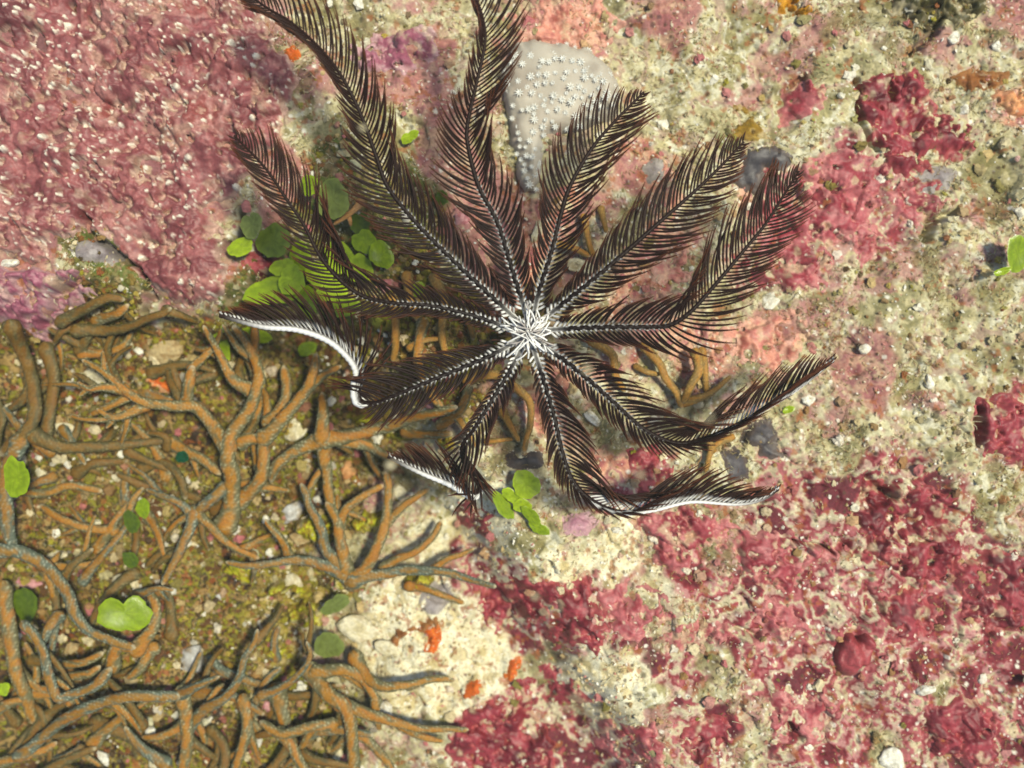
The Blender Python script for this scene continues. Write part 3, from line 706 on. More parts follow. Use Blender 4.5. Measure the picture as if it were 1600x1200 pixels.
CORALS = [
    ("brown branching coral with a sweeping curve at the left edge", "dull", [
        ([(18, 510), (38, 556), (52, 592), (55, 630), (48, 660), (25, 690), (2, 712)], 13, 14, 12, 10),
        ([(72, 545), (84, 590), (80, 640), (70, 690)], 12, 13, 6, 6),
        ([(52, 680), (95, 700), (150, 698), (215, 692), (262, 690)], 13, 8, 10, 6),
        ([(30, 690), (10, 740), (8, 790), (16, 845), (24, 862)], 14, 14, 12, 12, "teal")]),
    ("tall brown antler coral with a thick trunk, left of the recurved arm", "brown", [
        ([(352, 822), (364, 790), (362, 750), (356, 715), (362, 680), (382, 652), (396, 622), (404, 590), (396, 556), (380, 528), (364, 508)], 18, 9, 8, 17),
        ([(358, 700), (330, 660), (300, 636), (262, 632), (226, 628), (198, 612), (178, 595), (152, 574), (128, 562)], 14, 6, 12, 18),
        ([(228, 632), (200, 646), (174, 652), (150, 640)], 10, 5, 15, 18),
        ([(178, 652), (168, 668)], 7, 4, 16, 15),
        ([(196, 610), (165, 604), (140, 608), (120, 598)], 9, 5, 16, 19),
        ([(142, 608), (124, 617)], 6, 4, 17, 16),
        ([(168, 586), (162, 566), (160, 548)], 7, 4, 17, 18),
        ([(292, 634), (294, 604), (300, 572)], 10, 12, 12, 16),
        ([(392, 610), (362, 590), (344, 560), (330, 530), (317, 508)], 12, 6, 13, 17),
        ([(396, 560), (376, 545), (360, 528), (346, 508)], 9, 5, 14, 16),
        ([(412, 686), (440, 655), (460, 632), (480, 606), (490, 578), (494, 552)], 14, 9, 12, 18),
        ([(482, 604), (506, 584), (532, 572)], 10, 7, 15, 15),
        ([(418, 660), (440, 634), (446, 604), (442, 572)], 12, 11, 9, 11),
        ([(372, 782), (400, 756), (411, 722), (410, 685)], 15, 13, 8, 12),
        ([(374, 690), (392, 684), (412, 690)], 12, 12, 10, 10),
        ([(402, 760), (424, 762), (450, 766)], 9, 6, 9, 6)]),
    ("cross shaped brown coral below the bend of the recurved arm", "brown", [
        ([(505, 686), (506, 650), (504, 612)], 13, 10, 13, 14),
        ([(502, 686), (468, 702), (434, 726), (424, 752)], 13, 11, 13, 8),
        ([(506, 684), (545, 682), (590, 672), (640, 656), (690, 644), (716, 636)], 14, 9, 13, 11),
        ([(506, 690), (510, 730), (514, 770), (524, 815)], 12, 10, 13, 10),
        ([(530, 686), (566, 694), (600, 712), (640, 730)], 12, 9, 12, 8),
        ([(632, 676), (668, 680), (706, 678)], 9, 8, 8, 7)]),
    ("fan of slender brown coral branches on one base, beside pale sand", "brown", [
        ([(552, 912), (526, 893), (500, 881), (462, 875), (425, 880), (387, 884), (352, 879)], 13, 6, 8, 14, "teal"),
        ([(452, 870), (436, 840), (414, 810)], 9, 6, 10, 14),
        ([(538, 895), (514, 866), (502, 830), (490, 798), (478, 776), (468, 756)], 12, 8, 9, 13, "teal"),
        ([(540, 890), (532, 840), (526, 812), (512, 782)], 13, 10, 9, 12),
        ([(530, 822), (540, 796), (566, 776), (600, 758)], 10, 7, 11, 14),
        ([(552, 905), (574, 884), (592, 850), (604, 812), (608, 770), (602, 734)], 13, 8, 8, 14),
        ([(604, 818), (636, 786), (672, 764)], 9, 7, 11, 11),
        ([(552, 908), (600, 896), (650, 890), (700, 894), (740, 905), (776, 916)], 12, 6, 9, 10, "teal"),
        ([(676, 890), (706, 872), (742, 856)], 8, 5, 9, 9),
        ([(600, 886), (638, 867), (674, 842), (688, 812)], 9, 7, 8, 9),
        ([(640, 914), (680, 924), (726, 943)], 9, 6, 6, 5),
        ([(532, 812), (530, 790), (528, 770)], 8, 6, 9, 8)]),
    ("low brown coral at the bottom, its arms reaching onto pale sand", "brown", [
        ([(484, 1046), (510, 1080), (540, 1108), (550, 1150), (556, 1215)], 14, 14, 10, 8),
        ([(530, 1098), (580, 1116), (622, 1131), (664, 1140), (732, 1139)], 13, 6, 9, 7),
        ([(626, 1134), (660, 1150), (694, 1158)], 8, 6, 7, 5),
        ([(494, 1052), (538, 1046), (566, 1062), (592, 1096)], 13, 9, 11, 8),
        ([(556, 1026), (575, 1058), (606, 1075), (652, 1066), (706, 1058)], 12, 7, 9, 8),
        ([(640, 1072), (676, 1062), (712, 1064)], 8, 5, 8, 7),
        ([(410, 1088), (446, 1070), (474, 1046), (486, 1022), (480, 1002)], 8, 5, 10, 18, "teal"),
        ([(522, 1132), (480, 1136), (440, 1146), (408, 1128)], 10, 11, 8, 8),
        ([(440, 1144), (462, 1180), (482, 1215)], 11, 10, 8, 8),
        ([(432, 1080), (440, 1110), (446, 1138)], 17, 15, 4, 4),
        ([(548, 1140), (580, 1160), (604, 1190), (620, 1220)], 10, 8, 5, 4)]),
    ("brown coral with a sharp elbow in the lower left", "teal", [
        ([(40, 975), (64, 1012), (75, 1055), (88, 1090), (112, 1086), (150, 1072), (176, 1042)], 8, 12, 18, 12),
        ([(95, 960), (76, 985), (62, 1008)], 11, 9, 10, 14),
        ([(86, 1040), (122, 1038), (162, 1020)], 8, 8, 8, 9, "brown"),
        ([(96, 1062), (136, 1054), (158, 1040)], 9, 8, 9, 9, "brown"),
        ([(176, 1040), (186, 1010), (214, 1014)], 12, 12, 9, 8, "brown")]),
    ("long curved brown coral running past the heart shaped green disc", "teal", [
        ([(-12, 862), (25, 861), (62, 880), (88, 901), (106, 932), (121, 962), (142, 986), (176, 1002), (214, 1014)], 13, 10, 13, 10),
        ([(96, 912), (112, 884), (144, 858)], 9, 7, 10, 8, "dull"),
        ([(214, 1014), (236, 985), (242, 950), (232, 925)], 13, 12, 7, 5, "brown"),
        ([(268, 992), (266, 950), (254, 900)], 11, 9, 4, 3, "dull"),
        ([(240, 1010), (222, 1040), (196, 1060)], 12, 9, 6, 6, "brown")]),
    ("brown coral at the left edge, lower part, with short orange stems", "brown", [
        ([(6, 920), (14, 980), (22, 1040), (36, 1080), (56, 1132)], 14, 14, 9, 6),
        ([(-10, 1112), (20, 1098), (52, 1090)], 10, 8, 8, 6),
        ([(-10, 1196), (44, 1180), (88, 1158)], 10, 8, 8, 6),
        ([(-8, 700), (2, 660), (-6, 620)], 9, 8, 5, 6, "dull")]),
    ("bottom left brown coral whose stem forks below the grey shell", "brown", [
        ([(28, 1184), (70, 1150), (110, 1120), (152, 1100), (204, 1090), (284, 1086)], 10, 13, 10, 12, "teal"),
        ([(284, 1082), (292, 1120), (292, 1160), (286, 1215)], 13, 13, 11, 8),
        ([(284, 1086), (310, 1072), (344, 1058)], 10, 5, 12, 17, "teal"),
        ([(286, 1150), (320, 1110), (352, 1090), (374, 1060), (382, 1030), (398, 1004), (403, 984)], 12, 6, 7, 17, "teal"),
        ([(380, 1092), (386, 1130), (378, 1170), (362, 1215)], 10, 11, 9, 7),
        ([(330, 1140), (350, 1170), (346, 1215)], 10, 10, 5, 5, "dull"),
        ([(60, 1215), (100, 1190), (150, 1170)], 10, 8, 5, 4, "dull"),
        ([(150, 1130), (200, 1150), (240, 1190)], 14, 12, 1, 1, "dull")]),
    ("brown coral with a dark slanting stem above the heart shaped disc", "teal", [
        ([(352, 762), (332, 778), (304, 802)], 11, 12, 10, 11),
        ([(304, 802), (290, 842), (271, 880), (252, 913)], 12, 8, 11, 14),
        ([(302, 800), (336, 828), (364, 854), (404, 872)], 10, 7, 11, 8, "brown"),
        ([(302, 804), (268, 780), (228, 765)], 9, 6, 10, 11),
        ([(215, 930), (245, 920), (270, 922)], 8, 5, 8, 12),
        ([(180, 830), (140, 826), (96, 812), (62, 790)], 9, 9, 5, 4, "brown")]),
    ("low leaf like brown coral tangled below the pink crust on the left", "dull", [
        ([(94, 502), (136, 482), (168, 466), (196, 470)], 10, 9, 6, 7),
        ([(118, 516), (178, 516), (230, 500), (268, 480)], 11, 7, 7, 9),
        ([(150, 500), (182, 492), (202, 476)], 10, 8, 4, 5, "brown"),
        ([(128, 556), (166, 552), (194, 540), (208, 518)], 8, 7, 5, 4, "brown"),
        ([(112, 512), (96, 520), (84, 540)], 8, 6, 4, 4)]),
    ("dull brown coral stems crossing the left middle below the antler coral", "dull", [
        ([(268, 690), (292, 706), (320, 720), (346, 742)], 11, 10, 6, 7, "brown"),
        ([(200, 706), (236, 722), (268, 736)], 9, 7, 6, 5),
        ([(262, 700), (258, 682), (230, 676)], 8, 6, 7, 7),
        ([(30, 760), (60, 772), (110, 760), (160, 766)], 10, 8, 3, 3, "brown"),
        ([(220, 735), (260, 724), (282, 748), (290, 780)], 10, 9, 4, 5),
        ([(120, 740), (150, 724), (200, 720)], 10, 9, 3, 3)]),
    ("ochre coral twigs under the left arms of the feather star", "ochre", [
        ([(634, 432), (640, 470), (652, 500)], 8, 7, 3, 4),
        ([(676, 436), (694, 470), (690, 520), (700, 566)], 8, 7, 4, 4),
        ([(660, 506), (654, 556), (664, 604), (690, 640)], 9, 8, 5, 6, "brown"),
        ([(612, 470), (620, 520), (612, 566)], 8, 7, 4, 4),
        ([(640, 544), (660, 534), (690, 528)], 6, 5, 5, 4),
        ([(700, 470), (726, 490), (740, 530)], 7, 6, 3, 3, "dull")]),
    ("ochre coral twigs below the middle of the feather star", "ochre", [
        ([(732, 592), (772, 586), (806, 604), (826, 628), (828, 662), (820, 708)], 9, 6, 6, 5),
        ([(690, 662), (720, 640), (734, 600)], 9, 8, 5, 6, "brown"),
        ([(704, 640), (726, 668), (744, 700)], 8, 6, 5, 4, "brown"),
        ([(786, 642), (800, 672), (812, 690)], 7, 6, 3, 3),
        ([(760, 690), (780, 688), (804, 686)], 5, 4, 3, 3)]),
    ("forked ochre coral behind the middle right and lower right arms", "ochre", [
        ([(1006, 540), (1028, 565), (1038, 590), (1056, 612), (1064, 640)], 8, 7, 4, 4),
        ([(1086, 550), (1090, 576), (1078, 604), (1064, 630)], 8, 8, 7, 4),
        ([(1097, 546), (1100, 580), (1104, 620)], 6, 6, 4, 3),
        ([(1066, 628), (1086, 622), (1112, 612), (1142, 586)], 8, 4, 4, 5),
        ([(922, 530), (954, 552), (960, 582), (976, 612)], 8, 7, 4, 3),
        ([(992, 572), (1010, 580), (1030, 584)], 5, 5, 3, 4)]),
    ("small forked ochre twig beside the squarish slate patch", "ochre", [
        ([(1142, 684), (1122, 696), (1112, 706), (1106, 728), (1102, 740)], 5, 6, 5, 2),
        ([(1112, 704), (1108, 690), (1104, 680)], 6, 5, 4, 4)]),
    ("ochre coral twigs between the upper right arms", "ochre", [
        ([(914, 338), (919, 372), (930, 402)], 6, 6, 4, 3),
        ([(872, 380), (896, 388), (924, 400)], 6, 6, 3, 3),
        ([(940, 326), (944, 346), (948, 364)], 6, 5, 3, 3),
        ([(860, 486), (876, 474), (890, 460)], 9, 8, 2, 3, "dull")]),
    ("bare orange twig among green discs left of the tall upper left arm", "bare", [
        ([(564, 314), (556, 324), (540, 338), (520, 351)], 6, 4, 7, 8),
        ([(544, 334), (546, 344), (546, 354)], 4, 3, 7, 6)]),
]
# younger side shoots that fork off the traced branches and fill the thicket
CB = random.Random(4)
for ci in (0, 1, 2, 4, 5, 6, 7, 8, 9, 10, 11):
    lab, tone, brs = CORALS[ci]
    extra = []
    for b in list(brs):
        L = sum(math.dist(b[0][i], b[0][i + 1]) for i in range(len(b[0]) - 1))
        for _ in range(max(1, int(L / 58))):
            i = CB.randrange(len(b[0]) - 1)
            (ax, ay), (cx, cy) = b[0][i], b[0][i + 1]
            f = CB.random()
            x0, y0 = ax + (cx - ax) * f, ay + (cy - ay) * f
            tt = (i + f) / (len(b[0]) - 1)
            zc = b[3] + (b[4] - b[3]) * tt
            an = math.atan2(cy - ay, cx - ax) + CB.choice((-1, 1)) * CB.uniform(0.5, 1.0)
            ln = CB.uniform(36, 90); bd = CB.uniform(-0.7, 0.7)
            pts = [(x0, y0)]
            for s in range(3):
                pts.append((pts[-1][0] + ln / 3 * math.cos(an + bd * s / 2), pts[-1][1] + ln / 3 * math.sin(an + bd * s / 2)))
            if pts[-1][0] > 620 or pts[-1][1] < 500 or (pts[-1][0] > 420 and pts[-1][1] < 640):
                continue
            if 140 < pts[-1][0] < 250 and 900 < pts[-1][1] < 1010:
                continue
            r = b[1] * CB.uniform(0.6, 0.85)
            extra.append((pts, max(r, 5), max(r * 0.6, 3.6), zc - CB.uniform(0.5, 4), zc - CB.uniform(3, 12), CB.choice(("brown", "dull", "dull", tone))))
    CORALS[ci] = (lab, tone, brs + extra)

# deeper tangles on the floor of the hollow
for lab, (cx, cy), (wx_, wy_), cnt in (
        ("deep tangle of dull coral stems left of the antler coral's trunk", (210, 745), (150, 80), 15),
        ("deep tangle of dull coral stems round the small green discs", (150, 850), (130, 60), 12),
        ("deep tangle of dull coral stems along the bottom edge, left", (180, 1150), (170, 60), 18),
        ("deep tangle of dull coral stems right of the large grey shell", (400, 1090), (100, 90), 14),
        ("deep tangle of dull coral stems in the lower left corner", (50, 1060), (60, 110), 10),
        ("deep tangle of dull coral stems above the antler coral's upper tips", (240, 590), (120, 50), 10)):
    brs = []
    for _ in range(int(cnt * 0.65)):
        x0, y0 = cx + CB.uniform(-1, 1) * wx_, cy + CB.uniform(-1, 1) * wy_
        an = CB.uniform(0, 6.28); bd = CB.uniform(-0.8, 0.8); ln = CB.uniform(50, 120)
        pts = [(x0, y0)]
        for s in range(4):
            pts.append((pts[-1][0] + ln / 4 * math.cos(an + bd * s / 3), pts[-1][1] + ln / 4 * math.sin(an + bd * s / 3)))
        zc = CB.uniform(1.5, 6)
        brs.append((pts, CB.uniform(8, 12), CB.uniform(5, 8), zc, zc + CB.uniform(-1, 3), CB.choice(("dull", "dull", "brown", "teal"))))
    CORALS.append((lab, "dull", brs))

for ci, (lab, tone, brs) in enumerate(CORALS):
    bx, by = brs[0][0][0]
    root = root_at("branching_coral", tuple(W(bx, by, gz(bx, by))))
    tag(root, lab, "coral", "branching corals")
    for bi, b in enumerate(brs):
        branch(root, b[0], b[1], b[2], b[3], b[4], b[5] if len(b) > 5 else tone, seed=ci * 31 + bi)

# ------------------------------------------------------------------ green disc algae
def blade(root, px, py, rx, ry, rot, zmm, tilt, tone, notch=0.0, seed=0):
    """a thick, slightly cupped disc; rx, ry in photo pixels, notch cuts a cleft into its rim"""
    n = 28; rings = (0.0, 0.3, 0.6, 0.85, 1.0)
    r2 = np.random.default_rng(seed + 900)
    ph = r2.uniform(0, 6, 3)
    V = []; Cc = []
    c0, c1 = tone
    for side in (1, -1):
        for ri in rings:
            for i in range(n):
                a = 2 * math.pi * i / n
                rim = 1 + 0.09 * math.sin(2 * a + ph[0]) + 0.06 * math.sin(3 * a + ph[1]) + 0.035 * math.sin(7 * a + ph[2]) + 0.03 * math.sin(11 * a + ph[0])
                if notch:
                    da = abs((a - math.pi / 2 + math.pi) % (2 * math.pi) - math.pi)
                    rim *= 1 - notch * math.exp(-(da / 0.28) ** 2)
                r = ri * rim
                x = r * math.cos(a) * rx; y = r * math.sin(a) * ry
                zz = 2.2 * (ri * ri - 0.4) + 1.1 * math.sin(3 * a + ph[2]) * ri * ri + side * 1.6 * math.sqrt(max(0.0, 1.0 - ri ** 4)) 
                V.append((x, y, zz))
                v = 0.5 + 0.35 * math.sin(7 * a + ph[1]) * ri + (0.5 if ri in (0.3, 0.85) else -0.3)
                c = (c0 * (1 - v * 0.5) + c1 * v * 0.5) * r2.uniform(0.9, 1.3)
                if ri == 1.0:
                    c = c * 1.25
                Cc.append(c)
    V = np.array(V)
    m = len(rings); F = []
    for s in range(2):
        o = s * m * n
        for k in range(m - 1):
            for i in range(n):
                q = (o + k * n + i, o + (k + 1) * n + i, o + (k + 1) * n + (i + 1) % n, o + k * n + (i + 1) % n)
                F.append(q if s == 0 else q[::-1])
    for i in range(n):      # rim seam
        a = (m - 1) * n + i; b = (m - 1) * n + (i + 1) % n
        F.append((a, a + m * n, b + m * n, b))
    ca, sa = math.cos(rot), math.sin(rot)
    V = np.stack([V[:, 0] * ca - V[:, 1] * sa, V[:, 0] * sa + V[:, 1] * ca, V[:, 2]], -1)
    tx, ty = tilt
    V[:, 2] += V[:, 0] * tx + V[:, 1] * ty
    z = gz(px, py) + zmm * 0.001
    P = W(px, py, z) + V * K
    child("blade", P, np.array(F), np.array(Cc), M_LEAF, root)


G1 = (lin(132, 158, 14), lin(158, 178, 30)); G2 = (lin(104, 124, 30), lin(126, 142, 48)); G3 = (lin(160, 186, 20), lin(182, 202, 52))
G4 = (lin(122, 134, 62), lin(136, 148, 78)); G5 = (lin(84, 106, 16), lin(106, 124, 28))
ALGAE = [
    ("cluster of overlapping green algae discs left of the long left arm", [
        (393, 352, 17, 20, 0.2, 9, (0.1, 0.1), G4), (376, 386, 24, 14, 0.4, 7, (0.3, -0.3), G3), (428, 376, 26, 29, 0.3, 8, (0.1, -0.1), G2),
        (442, 418, 20, 15, 0, 9, (0.2, 0.2), G3), (428, 455, 44, 24, 0.15, 8, (0.0, -0.15), G1), (456, 438, 24, 22, 0.5, 10, (0.2, 0.0), G3),
        (480, 470, 18, 26, 0.3, 7, (0.3, 0.2), G1), (500, 430, 24, 20, 0.2, 8, (0.1, 0.3), G3), (470, 400, 18, 22, 0, 8, (0.2, 0.1), G1), (530, 400, 22, 26, 0.3, 8, (0.1, 0.1), G3), (520, 455, 24, 18, 0.2, 8, (0.1, 0.1), G3)]),
    ("dull green algae discs right of the tip of the long left arm", [
        (520, 312, 24, 32, -0.3, 8, (0.1, 0.1), G4), (484, 290, 14, 18, 0.2, 7, (0.3, 0.0), G1), (562, 350, 16, 20, 0.2, 4, (0.2, 0.3), G5)]),
    ("green algae discs half hidden between the two left arms", [
        (596, 398, 18, 22, 0.2, 6, (0.0, 0.1), G1), (570, 378, 18, 22, 0.6, 7, (0.3, 0.1), G1), (562, 420, 20, 24, 0, 7, (0.1, 0.1), G3), (540, 480, 26, 14, 0.1, 5, (0, 0.2), G1)]),
    ("bright green strap blade and disc beneath the white edged left arm tip", [
        (346, 532, 12, 34, 0.42, 6, (0.4, 0.1), G3), (402, 524, 24, 12, -0.2, 7, (0.1, 0.2), G3), (480, 545, 16, 12, 0.4, 5, (0.2, 0.2), G1)]),
    ("light green algae sprig of discs standing on pale sand below the star", [
        (822, 757, 22, 21, 0.1, 7, (0.05, 0.1), G3), (786, 790, 10, 27, 0.5, 6, (-0.5, 0.1), G1), (802, 776, 20, 10, -0.5, 5, (0.2, 0.2), G3),
        (816, 790, 14, 11, 0.2, 5, (0.1, 0.2), G3), (830, 806, 18, 10, -0.9, 4, (0.2, 0.3), G1), (842, 824, 17, 10, -0.6, 4, (0.1, 0.3), G1)]),
    ("heart shaped green disc with a bright sheen in the lower left", [(195, 957, 38, 30, 0.12, 20, (-0.22, -0.06), G1, 0.6)]),
    ("green disc at the left edge under the sweeping coral", [(26, 745, 22, 31, -0.1, 24, (0.1, 0.0), G1)]),
    ("small green discs above the dark slanting coral stem", [(224, 794, 13, 15, 0, 14, (0.2, 0.1), G1), (206, 815, 15, 18, 0.4, 11, (0.2, 0.2), G5), (204, 874, 12, 16, 0.3, 12, (0.1, 0.3), G5)]),
    ("dull green disc in the shade at the left edge, inside the long curved coral", [(40, 944, 22, 28, 0.2, 9, (0.1, 0.2), G5)]),
    ("tiny bright green disc at the left edge near the bottom", [(6, 1076, 12, 11, 0, 14, (0.2, 0), G3)]),
    ("green disc cut by the right edge above the middle", [(1590, 396, 18, 30, 0.2, 10, (-0.2, 0.2), G1), (1566, 424, 14, 5, 0.3, 8, (0.2, 0.1), G3)]),
    ("dull green disc in the hollow right of the bluish coral tip", [(514, 1008, 24, 24, 0.3, 6, (0.2, 0.2), G4), (524, 944, 26, 14, 0.5, 6, (0.2, 0.2), G4)]),
    ("small green disc left of the pale leather coral, near the tall arm", [(640, 214, 14, 9, 0.4, 5, (0.2, 0.1), G3), (690, 310, 10, 12, 0.1, 3, (0.1, 0.3), G5)]),
    ("tiny green tuft below the tip of the lower right arm", [(1232, 640, 9, 6, 0.3, 2, (0.2, 0.1), G3)]),
    ("dark green curled blade among the left corals", [(285, 714, 14, 9, 0.5, 16, (0.5, 0.4), (lin(10, 80, 44), lin(20, 110, 64)))]),
    ("green disc under the start of the left arms", [(650, 452, 15, 10, 0.6, 4, (0.1, 0.2), G3)]),
]
for ai, (lab, bl) in enumerate(ALGAE):
    root = root_at("green_alga", tuple(W(bl[0][0], bl[0][1], gz(bl[0][0], bl[0][1]))))
    tag(root, lab, "alga", "green disc algae")
    for bi, b in enumerate(bl):
        pz = gz(b[0], b[1])
        sx, sy = b[0] + 0.25 * b[2], b[1] + 0.35 * b[3]
        st_ = np.array([W(sx, sy, pz - 0.002), W(b[0] + 0.1 * b[2], b[1] + 0.2 * b[3], pz + b[5] * 0.0005), W(b[0], b[1], pz + b[5] * 0.001 - 0.0004)])
        Vs, Fs, _ = tube(st_, np.array([2.2, 1.8, 1.6]) * K, 6)
        child("stalk", Vs, Fs, np.ones((len(Vs), 3)) * lin(120, 130, 60), M_LEAF, root)
        blade(root, *b[:8], notch=b[8] if len(b) > 8 else (0.25 if (ai + bi) % 3 == 0 else 0.0), seed=ai * 20 + bi)


# ------------------------------------------------------------------ stones, shells and chips
def ico(sub=2):
    t = (1 + 5 ** 0.5) / 2
    V = [(-1, t, 0), (1, t, 0), (-1, -t, 0), (1, -t, 0), (0, -1, t), (0, 1, t), (0, -1, -t), (0, 1, -t), (t, 0, -1), (t, 0, 1), (-t, 0, -1), (-t, 0, 1)]
    F = [(0, 11, 5), (0, 5, 1), (0, 1, 7), (0, 7, 10), (0, 10, 11), (1, 5, 9), (5, 11, 4), (11, 10, 2), (10, 7, 6), (7, 1, 8), (3, 9, 4), (3, 4, 2), (3, 2, 6), (3, 6, 8), (3, 8, 9), (4, 9, 5), (2, 4, 11), (6, 2, 10), (8, 6, 7), (9, 8, 1)]
    V = [np.array(v) / np.linalg.norm(v) for v in V]
    for _ in range(sub):
        cache = {}; G = []
        def mid(a, b):
            k = (min(a, b), max(a, b))
            if k not in cache:
                m = V[a] + V[b]; V.append(m / np.linalg.norm(m)); cache[k] = len(V) - 1
            return cache[k]
        for a, b, c in F:
            ab, bc, ca = mid(a, b), mid(b, c), mid(c, a)
            G += [(a, ab, ca), (b, bc, ab), (c, ca, bc), (ab, bc, ca)]
        F = G
    return np.array(V), np.array(F)


I1, F1 = ico(1); I2, F2 = ico(2); I3, F3 = ico(3)


def rock_shape(seed, base=None, planes=9, rough=0.12):
    """a sphere cut by random planes: flat faces and worn edges, no two alike"""
    r = np.random.default_rng(seed)
    V = (I3 if base is None else base).copy()
    for _ in range(planes):
        n = r.normal(size=3); n /= np.linalg.norm(n)
        d = r.uniform(0.45, 0.85)
        h = V @ n
        V = V - np.clip(h - d, 0, None)[:, None] * n * 0.92
    ang = np.arctan2(V[:, 1], V[:, 0])
    V = V * (1 + rough * (fbm(ang * 40 + seed * 31, V[:, 2] * 60, 20, seed, 3)[:, None] - 0.5) * 2)
    return V


STONE_TONES = {
    "white": [lin(206, 200, 180), lin(236, 232, 218), lin(222, 214, 190)],
    "cream": [lin(196, 182, 140), lin(222, 212, 180), lin(208, 196, 156)],
    "grey": [lin(140, 134, 126), lin(180, 176, 168), lin(206, 204, 198)],
    "tan": [lin(150, 122, 76), lin(186, 164, 118), lin(170, 140, 92)],
    "pink": [lin(176, 104, 108), lin(206, 150, 150), lin(190, 120, 124)],
    "orangey": [lin(176, 116, 62), lin(206, 150, 96), lin(190, 130, 74)],
}


def stone(px, py, rx, ry, rot, h, tone, label, cat, name, seed, dz=0.0):
    V = rock_shape(seed)
    ca, sa = math.cos(rot), math.sin(rot)
    x = V[:, 0] * rx; y = V[:, 1] * ry
    P = np.stack([x * ca - y * sa, x * sa + y * ca, V[:, 2] * h], -1) * K
    z = gz(px, py) + 0.35 * h * K + dz * 0.001
    tn = STONE_TONES[tone]
    c = palette(V[:, 0] * 30 + seed * 50, V[:, 1] * 30 + V[:, 2] * 17, tn, 14, seed)
    c = mix(c, lin(150, 124, 76) * np.ones(3), 0.5 * sstep(0.62, 0.7, fbm(V[:, 0] * 30 + seed * 9, V[:, 1] * 30, 16, seed + 3, 3)))
    o = link(name, mesh_from(name, P, F3, c, True), M_STONE)
    o.location = W(px, py, z)
    tag(o, label, cat, "loose chips and stones")


